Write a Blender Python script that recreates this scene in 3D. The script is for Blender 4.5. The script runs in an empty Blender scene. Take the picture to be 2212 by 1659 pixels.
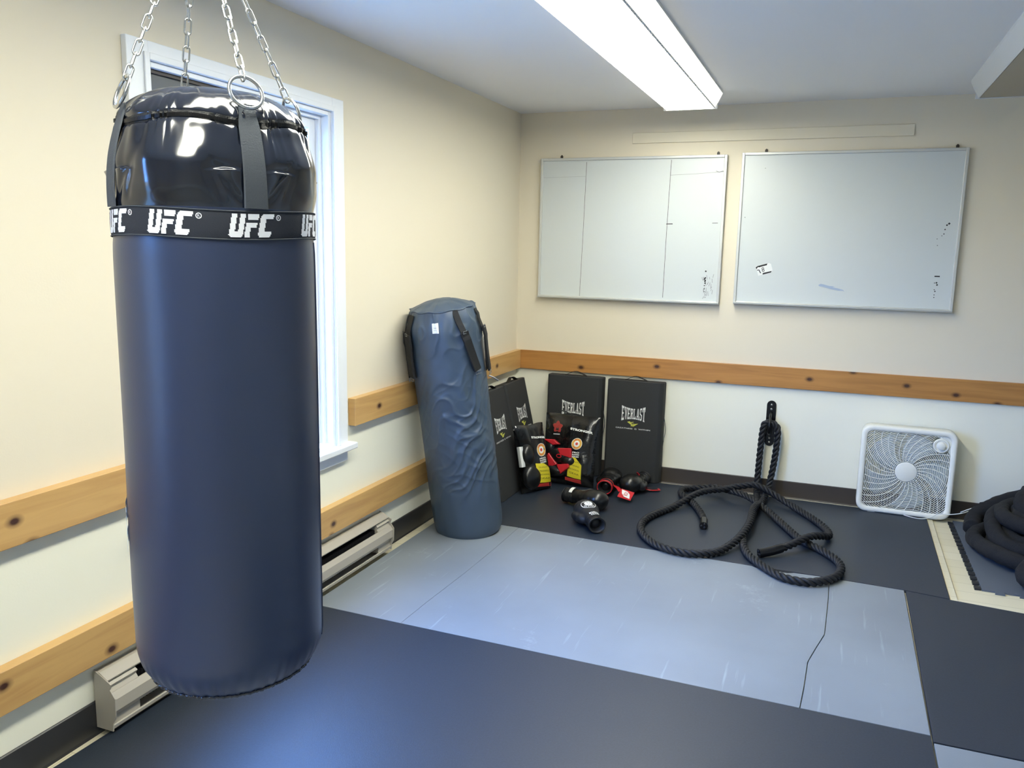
import bpy, bmesh, math, random
from mathutils import Vector, Matrix, noise
from mathutils.geometry import tessellate_polygon
PI = math.pi
random.seed(7)
SC = bpy.context.scene
COL = SC.collection

# ------------------------------------------------------------------ camera
CAM = Vector((2.062, -5.372, 1.537))
yaw, pit, rol = map(math.radians, (-21.45, -9.46, 1.14))
d = Vector((math.sin(yaw)*math.cos(pit), math.cos(yaw)*math.cos(pit), math.sin(pit)))
r = d.cross(Vector((0, 0, 1))).normalized(); u = r.cross(d)
r2 = r*math.cos(rol) + u*math.sin(rol); u2 = -r*math.sin(rol) + u*math.cos(rol)
cd = bpy.data.cameras.new('camera'); cam = bpy.data.objects.new('camera', cd); COL.objects.link(cam)
cd.sensor_width = 36.0; cd.lens = 1759.28*36.0/2212.0; cd.clip_start = 0.05
cam.matrix_world = Matrix(((r2.x, u2.x, -d.x, CAM.x), (r2.y, u2.y, -d.y, CAM.y), (r2.z, u2.z, -d.z, CAM.z), (0, 0, 0, 1)))
SC.camera = cam

# ------------------------------------------------------------------ world, exposure
SKY_COL = (0.14, 0.36, 1.0); SKY_STR = 38.0
LAMP_COL = (1.0, 0.99, 0.85); LAMP_STR = 22.0; SIDE_STR = 1.2
SC.view_settings.view_transform = 'Standard'
SC.view_settings.look = 'None'
SC.view_settings.gamma = 1.0
SC.view_settings.use_curve_mapping = False
SC.view_settings.exposure = 0.24
W = bpy.data.worlds.new('world'); SC.world = W; W.use_nodes = True
nt = W.node_tree; nt.nodes.clear()
wo = nt.nodes.new('ShaderNodeOutputWorld'); bg = nt.nodes.new('ShaderNodeBackground')
tc = nt.nodes.new('ShaderNodeTexCoord'); sp = nt.nodes.new('ShaderNodeSeparateXYZ'); cr = nt.nodes.new('ShaderNodeValToRGB')
nt.links.new(tc.outputs['Generated'], sp.inputs[0]); nt.links.new(sp.outputs['Z'], cr.inputs[0])
cr.color_ramp.elements[0].position = 0.0; cr.color_ramp.elements[0].color = (0.10, 0.11, 0.10, 1)
cr.color_ramp.elements[1].position = 0.08; cr.color_ramp.elements[1].color = (*SKY_COL, 1)
nt.links.new(cr.outputs[0], bg.inputs[0]); bg.inputs[1].default_value = SKY_STR
nt.links.new(bg.outputs[0], wo.inputs[0])
def portal(name, y0, y1, z0, z1):
    l = bpy.data.lights.new(name, 'AREA'); l.shape = 'RECTANGLE'; l.size = y1-y0; l.size_y = z1-z0
    l.cycles.is_portal = True
    o = bpy.data.objects.new(name, l); COL.objects.link(o)
    o.location = (-0.185, (y0+y1)/2, (z0+z1)/2)
    o.matrix_world = Matrix(((0, 0, -1, -0.185), (1, 0, 0, (y0+y1)/2), (0, 1, 0, (z0+z1)/2), (0, 0, 0, 1)))
    return o
portal('window_daylight', -3.30, -2.29, 0.63, 2.07)
portal('window_daylight', -6.20, -5.50, 0.63, 2.07)

# ------------------------------------------------------------------ materials
MATS = {}
def mat(name, color, rough=0.5, metal=0.0, spec=0.5, bump=0.0, bscale=200.0, var=0.0, vscale=3.0, coat=0.0, crough=0.1,
        sheen=0.0, stretch=None, detail=3.0, bdist=0.002):
    m = bpy.data.materials.new(name); m.use_nodes = True; n = m.node_tree.nodes; L = m.node_tree.links
    b = n['Principled BSDF']
    b.inputs['Base Color'].default_value = (*color, 1); b.inputs['Roughness'].default_value = rough
    b.inputs['Metallic'].default_value = metal; b.inputs['Specular IOR Level'].default_value = spec
    b.inputs['Coat Weight'].default_value = coat; b.inputs['Coat Roughness'].default_value = crough
    b.inputs['Sheen Weight'].default_value = sheen
    t = n.new('ShaderNodeTexCoord'); mp = n.new('ShaderNodeMapping'); L.new(t.outputs['Object'], mp.inputs[0])
    if stretch: mp.inputs['Scale'].default_value = stretch
    if bump:
        nz = n.new('ShaderNodeTexNoise'); nz.inputs['Scale'].default_value = bscale; nz.inputs['Detail'].default_value = detail
        bp = n.new('ShaderNodeBump'); bp.inputs['Strength'].default_value = bump; bp.inputs['Distance'].default_value = bdist
        L.new(mp.outputs[0], nz.inputs['Vector']); L.new(nz.outputs['Fac'], bp.inputs['Height']); L.new(bp.outputs[0], b.inputs['Normal'])
    if var:
        nz = n.new('ShaderNodeTexNoise'); nz.inputs['Scale'].default_value = vscale; nz.inputs['Detail'].default_value = 5
        rp = n.new('ShaderNodeValToRGB'); L.new(mp.outputs[0], nz.inputs['Vector']); L.new(nz.outputs['Fac'], rp.inputs[0])
        rp.color_ramp.elements[0].position = 0.3; rp.color_ramp.elements[1].position = 0.7
        rp.color_ramp.elements[0].color = (*[c*(1-var) for c in color], 1)
        rp.color_ramp.elements[1].color = (*[min(1, c*(1+var)) for c in color], 1)
        L.new(rp.outputs[0], b.inputs['Base Color'])
    MATS[name] = m
    return m
def srgb(R, G, B):
    f = lambda c: (c/255/12.92) if c/255 <= 0.04045 else ((c/255+0.055)/1.055)**2.4
    return (f(R), f(G), f(B))

def wood(name, axis, base, dark, seed=0.0):
    m = bpy.data.materials.new(name); m.use_nodes = True; n = m.node_tree.nodes; L = m.node_tree.links
    b = n['Principled BSDF']; b.inputs['Roughness'].default_value = 0.38; b.inputs['Coat Weight'].default_value = 0.25
    t = n.new('ShaderNodeTexCoord'); mp = n.new('ShaderNodeMapping'); L.new(t.outputs['Object'], mp.inputs[0])
    mp.inputs['Location'].default_value = (seed, seed*1.7, seed*0.3)
    mp.inputs['Scale'].default_value = (1.0, 1.0, 14.0) if axis != 'z' else (14, 14, 1)
    nz = n.new('ShaderNodeTexNoise'); nz.inputs['Scale'].default_value = 2.2; nz.inputs['Detail'].default_value = 6; nz.inputs['Distortion'].default_value = 0.6
    L.new(mp.outputs[0], nz.inputs['Vector'])
    rp = n.new('ShaderNodeValToRGB'); L.new(nz.outputs['Fac'], rp.inputs[0])
    e = rp.color_ramp.elements; e[0].position = 0.33; e[0].color = (*[base[i]*0.62+dark[i]*0.38 for i in range(3)], 1)
    e[1].position = 0.62; e[1].color = (*base, 1)
    # knots: sparse cells stretched along the board
    sx = n.new('ShaderNodeSeparateXYZ'); L.new(t.outputs['Object'], sx.inputs[0])
    cb = n.new('ShaderNodeCombineXYZ'); L.new(sx.outputs['Y' if axis == 'y' else 'X'], cb.inputs['X']); L.new(sx.outputs['Z'], cb.inputs['Y'])
    mp2 = n.new('ShaderNodeMapping'); L.new(cb.outputs[0], mp2.inputs[0])
    mp2.inputs['Location'].default_value = (seed*2.1, seed*0.9, 0)
    mp2.inputs['Scale'].default_value = (4.0, 6.0, 1)
    vo = n.new('ShaderNodeTexVoronoi'); vo.voronoi_dimensions = '2D'; vo.inputs['Scale'].default_value = 1.0; L.new(mp2.outputs[0], vo.inputs['Vector'])
    kr = n.new('ShaderNodeValToRGB'); L.new(vo.outputs['Distance'], kr.inputs[0])
    k = kr.color_ramp.elements; k[0].position = 0.04; k[0].color = (1, 1, 1, 1); k[1].position = 0.13; k[1].color = (0, 0, 0, 1)
    kk = k.new(0.075); kk.color = (0.5, 0.5, 0.5, 1)
    gt = n.new('ShaderNodeMath'); gt.operation = 'GREATER_THAN'; gt.inputs[1].default_value = 0.45
    s3 = n.new('ShaderNodeSeparateColor'); L.new(vo.outputs['Color'], s3.inputs[0]); L.new(s3.outputs[0], gt.inputs[0])
    mu = n.new('ShaderNodeMath'); mu.operation = 'MULTIPLY'; L.new(kr.outputs[0], mu.inputs[0]); L.new(gt.outputs[0], mu.inputs[1])
    mx = n.new('ShaderNodeMix'); mx.data_type = 'RGBA'; L.new(mu.outputs[0], mx.inputs['Factor'])
    L.new(rp.outputs[0], mx.inputs['A']); mx.inputs['B'].default_value = (0.06, 0.022, 0.012, 1)
    L.new(mx.outputs['Result'], b.inputs['Base Color'])
    MATS[name] = m
    return m

wood('pine_left', 'y', srgb(206, 166, 104), srgb(160, 112, 62), 0.6)
wood('pine_back', 'x', srgb(188, 134, 72), srgb(125, 78, 38), 3.3)
mat('ceiling_paint', srgb(238, 238, 238), 0.9, bump=0.12, bscale=120)
mat('fixture_white', srgb(225, 226, 224), 0.4)
mat('casing_white', srgb(232, 236, 240), 0.35)
mat('batten_paint', srgb(226, 217, 194), 0.6)
mat('brown_frame', srgb(62, 54, 50), 0.5)
mat('header_dark', srgb(70, 78, 86), 0.4)
mat('rubber_base_dark', srgb(50, 50, 52), 0.35)
mat('rubber_base_brown', srgb(64, 58, 54), 0.4)
mat('heater_paint', srgb(176, 170, 158), 0.4)
mat('heater_dark', srgb(24, 24, 28), 0.7)
mat('mat_dark', srgb(32, 41, 54), 0.47, spec=0.65, bump=0.35, bscale=260, var=0.18, vscale=140, bdist=0.001)
mat('mat_puzzle', srgb(88, 96, 108), 0.55, bump=0.3, bscale=300)
mat('tooth_black', srgb(30, 33, 38), 0.6)
mat('vinyl_navy', srgb(46, 57, 84), 0.33, bump=0.06, bscale=500, spec=0.6)
mat('vinyl_gloss', srgb(22, 27, 40), 0.16, bump=0.05, bscale=30, spec=0.75, coat=0.3, crough=0.08)
mat('webbing', srgb(66, 72, 80), 0.75, bump=0.5, bscale=400)
mat('webbing_dark', srgb(16, 17, 19), 0.75, bump=0.5, bscale=500)
mat('band_cloth', srgb(38, 42, 52), 0.85, bump=0.3, bscale=600)
mat('thread_white', srgb(236, 238, 244), 0.8)
mat('print_white', srgb(232, 234, 232), 0.6)
mat('print_lime', srgb(205, 205, 90), 0.6)
mat('print_grey', srgb(150, 152, 150), 0.6)
mat('steel', srgb(205, 206, 205), 0.22, metal=1.0)
mat('steel_dull', srgb(170, 170, 170), 0.35, metal=1.0)
mat('zipper_black', srgb(18, 19, 22), 0.5, bump=0.6, bscale=350)
mat('vinyl_grey', srgb(66, 81, 98), 0.42, bump=0.08, bscale=90, spec=0.5, var=0.08, vscale=4)
mat('pad_black', srgb(42, 44, 46), 0.72, bump=0.25, bscale=500)
mat('glove_black', srgb(18, 19, 21), 0.28, spec=0.55, bump=0.1, bscale=90)
mat('glove_matte', srgb(26, 28, 33), 0.5, bump=0.1, bscale=90)
mat('glove_red', srgb(190, 34, 44), 0.35)
mat('plastic_black', srgb(14, 14, 16), 0.2, spec=0.6, bump=0.5, bscale=22, bdist=0.006)
mat('label_yellow', srgb(214, 200, 44), 0.35, bump=0.25, bscale=26, bdist=0.004)
mat('label_gold', srgb(222, 172, 74), 0.4)
mat('label_red', srgb(196, 60, 54), 0.35)
mat('rope_black', srgb(17, 19, 24), 0.62, bump=0.5, bscale=300)
mat('rope_fuzzy', srgb(13, 15, 20), 0.85, bump=0.9, bscale=260, bdist=0.004)
mat('rope_cap', srgb(14, 14, 16), 0.3)
mat('bracket_black', srgb(10, 10, 11), 0.25)
mat('fan_white', srgb(238, 238, 228), 0.4)
mat('fan_blade', srgb(190, 200, 200), 0.4)
mat('cord_white', srgb(222, 224, 220), 0.45)
mat('aluminium', srgb(206, 208, 205), 0.35, metal=0.35)
mat('marker_black', srgb(22, 22, 24), 0.6)
mat('marker_blue', srgb(166, 182, 205), 0.6)
mat('marker_faint', srgb(150, 152, 156), 0.6)
mat('plain_wall', srgb(226, 217, 196), 0.85)
mat('nail_dark', srgb(50, 42, 36), 0.5)
mat('bark', srgb(110, 104, 104), 0.9)
mat('brown_ground', srgb(150, 132, 104), 0.9)

def lamp_mat(name, col, s):
    m = bpy.data.materials.new(name); m.use_nodes = True; n = m.node_tree.nodes; n.clear()
    o = n.new('ShaderNodeOutputMaterial'); e = n.new('ShaderNodeEmission'); e.inputs[0].default_value = (*col, 1); e.inputs[1].default_value = s
    m.node_tree.links.new(e.outputs[0], o.inputs[0]); MATS[name] = m
lamp_mat('diffuser_lit', LAMP_COL, LAMP_STR)
lamp_mat('lens_side', (1.0, 0.98, 0.86), SIDE_STR)
mat('diffuser_unlit', srgb(150, 143, 128), 0.3)

def clear_mat(name, tint, gloss, rough, opacity):
    m = bpy.data.materials.new(name); m.use_nodes = True; n = m.node_tree.nodes; L = m.node_tree.links; n.clear()
    o = n.new('ShaderNodeOutputMaterial'); tr = n.new('ShaderNodeBsdfTransparent'); gl = n.new('ShaderNodeBsdfGlossy')
    tr.inputs[0].default_value = (*tint, 1); gl.inputs['Roughness'].default_value = rough; gl.inputs['Color'].default_value = (gloss, gloss, gloss, 1)
    fr = n.new('ShaderNodeLayerWeight'); fr.inputs[0].default_value = 0.12
    mx = n.new('ShaderNodeMixShader'); ad = n.new('ShaderNodeMath'); ad.operation = 'ADD'; ad.inputs[1].default_value = opacity
    nz = n.new('ShaderNodeTexNoise'); nz.inputs['Scale'].default_value = 18; bp = n.new('ShaderNodeBump'); bp.inputs['Strength'].default_value = 0.6; bp.inputs['Distance'].default_value = 0.01
    t = n.new('ShaderNodeTexCoord'); L.new(t.outputs['Object'], nz.inputs['Vector']); L.new(nz.outputs['Fac'], bp.inputs['Height'])
    if name != 'window_glass': L.new(bp.outputs[0], gl.inputs['Normal'])
    L.new(fr.outputs['Facing'], ad.inputs[0]); L.new(ad.outputs[0], mx.inputs[0]); L.new(tr.outputs[0], mx.inputs[1]); L.new(gl.outputs[0], mx.inputs[2])
    L.new(mx.outputs[0], o.inputs[0]); MATS[name] = m
clear_mat('window_glass', (0.95, 0.97, 0.98), 1.0, 0.02, 0.0)
clear_mat('clear_film', (0.86, 0.87, 0.88), 0.9, 0.12, 0.02)

def wall_mat():
    # cream above the wooden rail, whiter paint below it: two paints that meet behind the rail
    m = bpy.data.materials.new('wall_paint'); m.use_nodes = True; n = m.node_tree.nodes; L = m.node_tree.links
    b = n['Principled BSDF']; b.inputs['Roughness'].default_value = 0.75
    g = n.new('ShaderNodeNewGeometry'); s = n.new('ShaderNodeSeparateXYZ'); L.new(g.outputs['Position'], s.inputs[0])
    st = n.new('ShaderNodeMath'); st.operation = 'GREATER_THAN'; st.inputs[1].default_value = 0.76; L.new(s.outputs['Z'], st.inputs[0])
    mx = n.new('ShaderNodeMix'); mx.data_type = 'RGBA'; L.new(st.outputs[0], mx.inputs['Factor'])
    mx.inputs['A'].default_value = (*srgb(242, 240, 222), 1); mx.inputs['B'].default_value = (*srgb(226, 217, 196), 1)
    L.new(mx.outputs['Result'], b.inputs['Base Color'])
    nz = n.new('ShaderNodeTexNoise'); nz.inputs['Scale'].default_value = 150; bp = n.new('ShaderNodeBump'); bp.inputs['Strength'].default_value = 0.1; bp.inputs['Distance'].default_value = 0.002
    L.new(g.outputs['Position'], nz.inputs['Vector']); L.new(nz.outputs['Fac'], bp.inputs['Height']); L.new(bp.outputs[0], b.inputs['Normal'])
    MATS['wall_paint'] = m
wall_mat()

def floor_mat():
    m = bpy.data.materials.new('pale_boards'); m.use_nodes = True; n = m.node_tree.nodes; L = m.node_tree.links
    b = n['Principled BSDF']; b.inputs['Roughness'].default_value = 0.5
    g = n.new('ShaderNodeNewGeometry'); br = n.new('ShaderNodeTexBrick'); L.new(g.outputs['Position'], br.inputs['Vector'])
    br.inputs['Scale'].default_value = 1.0; br.inputs['Brick Width'].default_value = 3.1; br.inputs['Row Height'].default_value = 0.11
    br.inputs['Mortar Size'].default_value = 0.0018; br.offset = 0.4
    br.inputs['Color1'].default_value = (*srgb(226, 218, 190), 1); br.inputs['Color2'].default_value = (*srgb(218, 209, 178), 1); br.inputs['Mortar'].default_value = (*srgb(196, 186, 156), 1)
    L.new(br.outputs['Color'], b.inputs['Base Color']); MATS['pale_boards'] = m
floor_mat()

def grey_mat_mat():
    # grey foam with pale scuffs and dragged scratches
    m = bpy.data.materials.new('mat_grey'); m.use_nodes = True; n = m.node_tree.nodes; L = m.node_tree.links
    b = n['Principled BSDF']; b.inputs['Roughness'].default_value = 0.34
    g = n.new('ShaderNodeNewGeometry')
    n1 = n.new('ShaderNodeTexNoise'); n1.inputs['Scale'].default_value = 1.6; n1.inputs['Detail'].default_value = 4; L.new(g.outputs['Position'], n1.inputs['Vector'])
    r1 = n.new('ShaderNodeValToRGB'); L.new(n1.outputs['Fac'], r1.inputs[0])
    r1.color_ramp.elements[0].position = 0.3; r1.color_ramp.elements[0].color = (*srgb(120, 127, 134), 1)
    r1.color_ramp.elements[1].position = 0.7; r1.color_ramp.elements[1].color = (*srgb(133, 141, 148), 1)
    mp = n.new('ShaderNodeMapping'); mp.inputs['Rotation'].default_value = (0, 0, 0.10); mp.inputs['Scale'].default_value = (16, 0.9, 1); L.new(g.outputs['Position'], mp.inputs[0])
    n2 = n.new('ShaderNodeTexNoise'); n2.inputs['Scale'].default_value = 2.2; n2.inputs['Detail'].default_value = 5; L.new(mp.outputs[0], n2.inputs['Vector'])
    r2_ = n.new('ShaderNodeValToRGB'); L.new(n2.outputs['Fac'], r2_.inputs[0])
    r2_.color_ramp.elements[0].position = 0.64; r2_.color_ramp.elements[0].color = (0, 0, 0, 1); r2_.color_ramp.elements[1].position = 0.74; r2_.color_ramp.elements[1].color = (0.5, 0.5, 0.5, 1)
    n3 = n.new('ShaderNodeTexNoise'); n3.inputs['Scale'].default_value = 2.1; n3.inputs['Detail'].default_value = 8; n3.inputs['Roughness'].default_value = 0.8; L.new(g.outputs['Position'], n3.inputs['Vector'])
    r3 = n.new('ShaderNodeValToRGB'); L.new(n3.outputs['Fac'], r3.inputs[0])
    r3.color_ramp.elements[0].position = 0.60; r3.color_ramp.elements[0].color = (0, 0, 0, 1); r3.color_ramp.elements[1].position = 0.72; r3.color_ramp.elements[1].color = (0.55, 0.55, 0.55, 1)
    ad = n.new('ShaderNodeMath'); ad.operation = 'MAXIMUM'; L.new(r2_.outputs[0], ad.inputs[0]); L.new(r3.outputs[0], ad.inputs[1])
    mx = n.new('ShaderNodeMix'); mx.data_type = 'RGBA'; L.new(ad.outputs[0], mx.inputs['Factor']); L.new(r1.outputs[0], mx.inputs['A']); mx.inputs['B'].default_value = (*srgb(168, 176, 184), 1)
    L.new(mx.outputs['Result'], b.inputs['Base Color'])
    n4 = n.new('ShaderNodeTexNoise'); n4.inputs['Scale'].default_value = 220; bp = n.new('ShaderNodeBump'); bp.inputs['Strength'].default_value = 0.25; bp.inputs['Distance'].default_value = 0.001
    L.new(g.outputs['Position'], n4.inputs['Vector']); L.new(n4.outputs['Fac'], bp.inputs['Height']); L.new(bp.outputs[0], b.inputs['Normal'])
    MATS['mat_grey'] = m
grey_mat_mat()

def board_mat():
    m = mat('whiteboard', srgb(206, 212, 212), 0.28, spec=0.5, bump=0.02, bscale=2, bdist=0.01)
board_mat()

# ------------------------------------------------------------------ mesh helpers
class MB:
    def __init__(s): s.v = []; s.f = []; s.mi = []; s.cur = 0
    def add(s, vs, fs):
        o = len(s.v); s.v += [tuple(x) for x in vs]; s.f += [tuple(i+o for i in f) for f in fs]; s.mi += [s.cur]*len(fs)
        return s
    def box(s, x0, x1, y0, y1, z0, z1, M=None):
        vs = [Vector((x, y, z)) for z in (z0, z1) for y in (y0, y1) for x in (x0, x1)]
        if M: vs = [M @ v for v in vs]
        return s.add(vs, [(0, 2, 3, 1), (4, 5, 7, 6), (0, 1, 5, 4), (2, 6, 7, 3), (0, 4, 6, 2), (1, 3, 7, 5)])
    def prism(s, pts, axis, a0, a1, M=None):
        """polygon pts (2-D) extruded along axis; axis 'x': pts=(y,z), 'y': (x,z), 'z': (x,y)"""
        def P(p, a): return Vector({'x': (a, p[0], p[1]), 'y': (p[0], a, p[1]), 'z': (p[0], p[1], a)}[axis])
        n = len(pts); vs = [P(p, a0) for p in pts] + [P(p, a1) for p in pts]
        if M: vs = [M @ v for v in vs]
        tri = tessellate_polygon([[Vector((p[0], p[1], 0)) for p in pts]])
        fs = [tuple(t) for t in tri] + [tuple(i+n for i in reversed(t)) for t in tri]
        fs += [(i, (i+1) % n, (i+1) % n+n, i+n) for i in range(n)]
        return s.add(vs, fs)
    def tube(s, path, rad, seg=8, closed=False, cap=True, M=None):
        path = [Vector(p) for p in path]; n = len(path)
        if callable(rad): R = [rad(i/(n-1)) for i in range(n)]
        else: R = [rad]*n
        T = []
        for i in range(n):
            a = path[(i-1) % n] if (closed or i > 0) else path[0]
            b = path[(i+1) % n] if (closed or i < n-1) else path[-1]
            T.append((b-a).normalized())
        ref = Vector((0, 0, 1)) if abs(T[0].z) < 0.9 else Vector((1, 0, 0))
        N = (ref - T[0]*ref.dot(T[0])).normalized(); vs = []
        for i in range(n):
            N = (N - T[i]*N.dot(T[i])).normalized(); B = T[i].cross(N)
            for k in range(seg):
                a = 2*PI*k/seg; vs.append(path[i] + (N*math.cos(a)+B*math.sin(a))*R[i])
        if M: vs = [M @ v for v in vs]
        fs = []
        for i in range(n if closed else n-1):
            j = (i+1) % n
            for k in range(seg):
                l = (k+1) % seg; fs.append((i*seg+k, i*seg+l, j*seg+l, j*seg+k))
        if cap and not closed:
            fs.append(tuple(reversed(range(seg)))); fs.append(tuple(range((n-1)*seg, n*seg)))
        return s.add(vs, fs)
    def ribbon(s, path, normals, w, t, M=None):
        """flat band following path; normals = outward; w wide, t thick"""
        path = [Vector(p) for p in path]; n = len(path); vs = []
        for i in range(n):
            T = (path[min(i+1, n-1)]-path[max(i-1, 0)]).normalized(); N = Vector(normals[i]).normalized()
            N = (N-T*N.dot(T)).normalized(); B = T.cross(N)
            ww = w(i/(n-1)) if callable(w) else w
            for a, b in ((-1, 0), (-0.92, 1), (0.92, 1), (1, 0)):
                vs.append(path[i]+B*a*ww/2+N*b*t)
        if M: vs = [M @ v for v in vs]
        fs = []
        for i in range(n-1):
            for k in range(4):
                l = (k+1) % 4; fs.append((i*4+k, i*4+l, i*4+4+l, i*4+4+k))
        fs += [(3, 2, 1, 0), tuple((n-1)*4+k for k in range(4))]
        return s.add(vs, fs)
    def lathe(s, prof, seg=32, M=None, capb=True, capt=True):
        vs = []; n = len(prof)
        for (rr, z) in prof:
            for k in range(seg):
                a = 2*PI*k/seg; vs.append(Vector((rr*math.cos(a), rr*math.sin(a), z)))
        if M: vs = [M @ v for v in vs]
        fs = []
        for i in range(n-1):
            for k in range(seg):
                l = (k+1) % seg; fs.append((i*seg+k, i*seg+l, (i+1)*seg+l, (i+1)*seg+k))
        if capb: fs.append(tuple(reversed(range(seg))))
        if capt: fs.append(tuple(range((n-1)*seg, n*seg)))
        return s.add(vs, fs)
    def grid(s, fn, nu, nv, closeu=False):
        vs = [fn(i/nu, j/nv) for j in range(nv+1) for i in range(nu if closeu else nu+1)]
        w = nu if closeu else nu+1; fs = []
        for j in range(nv):
            for i in range(nu):
                k = (i+1) % w if closeu else i+1
                fs.append((j*w+i, j*w+k, (j+1)*w+k, (j+1)*w+i))
        return s.add(vs, fs)
    def build(s, name, m, parent=None, smooth=False, bevel=0.0, bseg=2, fixn=True, ang=40):
        me = bpy.data.meshes.new(name); me.from_pydata(s.v, [], s.f); me.update()
        if fixn:
            b = bmesh.new(); b.from_mesh(me); bmesh.ops.recalc_face_normals(b, faces=b.faces); b.to_mesh(me); b.free()
        for q in (m if isinstance(m, (list, tuple)) else [m]): me.materials.append(MATS[q])
        if isinstance(m, (list, tuple)): me.polygons.foreach_set('material_index', s.mi)
        o = bpy.data.objects.new(name, me); COL.objects.link(o)
        if parent: o.parent = parent
        if bevel:
            bv = o.modifiers.new('bevel', 'BEVEL'); bv.width = bevel; bv.segments = bseg; bv.limit_method = 'ANGLE'; bv.angle_limit = math.radians(ang); bv.harden_normals = True
        if smooth or bevel:
            me.polygons.foreach_set('use_smooth', [True]*len(me.polygons))
            if not bevel and smooth != 'all':
                sharp(me, ang)
            elif bevel: sharp(me, ang) if not bseg > 1 else None
        return o
def sharp(me, ang):
    b = bmesh.new(); b.from_mesh(me); th = math.radians(ang)
    for e in b.edges:
        if len(e.link_faces) == 2 and e.calc_face_angle(0) > th: e.smooth = False
    b.to_mesh(me); b.free()
def bake(o):
    """turn the modifiers of o into plain mesh"""
    bpy.context.view_layer.update()
    dg = bpy.context.evaluated_depsgraph_get(); ev = o.evaluated_get(dg)
    me = bpy.data.meshes.new_from_object(ev); me.name = o.name; o.modifiers.clear(); o.data = me
    return o
def empty(name, loc=(0, 0, 0), rot=(0, 0, 0)):
    o = bpy.data.objects.new(name, None); COL.objects.link(o); o.location = loc; o.rotation_euler = rot; o.empty_display_size = 0.1
    return o
def tag(o, label=None, cat=None, group=None, kind=None):
    if label: o['label'] = label
    if cat: o['category'] = cat
    if group: o['group'] = group
    if kind: o['kind'] = kind
    return o
def catmull(pts, step=0.01):
    P = [Vector(p) for p in pts]; P = [P[0]*2-P[1]]+P+[P[-1]*2-P[-2]]; out = []
    for i in range(1, len(P)-2):
        p0, p1, p2, p3 = P[i-1:i+3]; n = max(2, int((p2-p1).length/step))
        for k in range(n):
            t = k/n
            out.append(0.5*((2*p1)+(p2-p0)*t+(2*p0-5*p1+4*p2-p3)*t*t+(3*p1-p0-3*p2+p3)*t**3))
    out.append(P[-2])
    return out
def smoothstep(a, b, x):
    t = max(0, min(1, (x-a)/(b-a))); return t*t*(3-2*t)

_fc = {}
def glyphs(text, bold=0.0):
    """triangles of a text in the built-in font, centred, normalised to height 1 (x scaled alike)"""
    key = (text, bold)
    if key in _fc: return _fc[key]
    c = bpy.data.curves.new('t', 'FONT'); c.body = text; c.align_x = 'CENTER'; c.offset = bold; c.resolution_u = 3
    o = bpy.data.objects.new('t', c); COL.objects.link(o); bpy.context.view_layer.update()
    me = bpy.data.meshes.new_from_object(o.evaluated_get(bpy.context.evaluated_depsgraph_get()))
    vs = [v.co.copy() for v in me.vertices]; fs = [tuple(p.vertices) for p in me.polygons]
    bpy.data.objects.remove(o); bpy.data.curves.remove(c); bpy.data.meshes.remove(me)
    x0 = min(v.x for v in vs); x1 = max(v.x for v in vs); y0 = min(v.y for v in vs); y1 = max(v.y for v in vs)
    vs = [((v.x-(x0+x1)/2)/(x1-x0), (v.y-(y0+y1)/2)/(y1-y0)) for v in vs]
    _fc[key] = (vs, fs); return _fc[key]
def text_on(mb, text, fn, bold=0.0):
    """fn(u,v) u,v in -0.5..0.5 -> point"""
    vs, fs = glyphs(text, bold); mb.add([fn(a, b) for a, b in vs], fs)
def q4(*p): return list(p)
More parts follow.
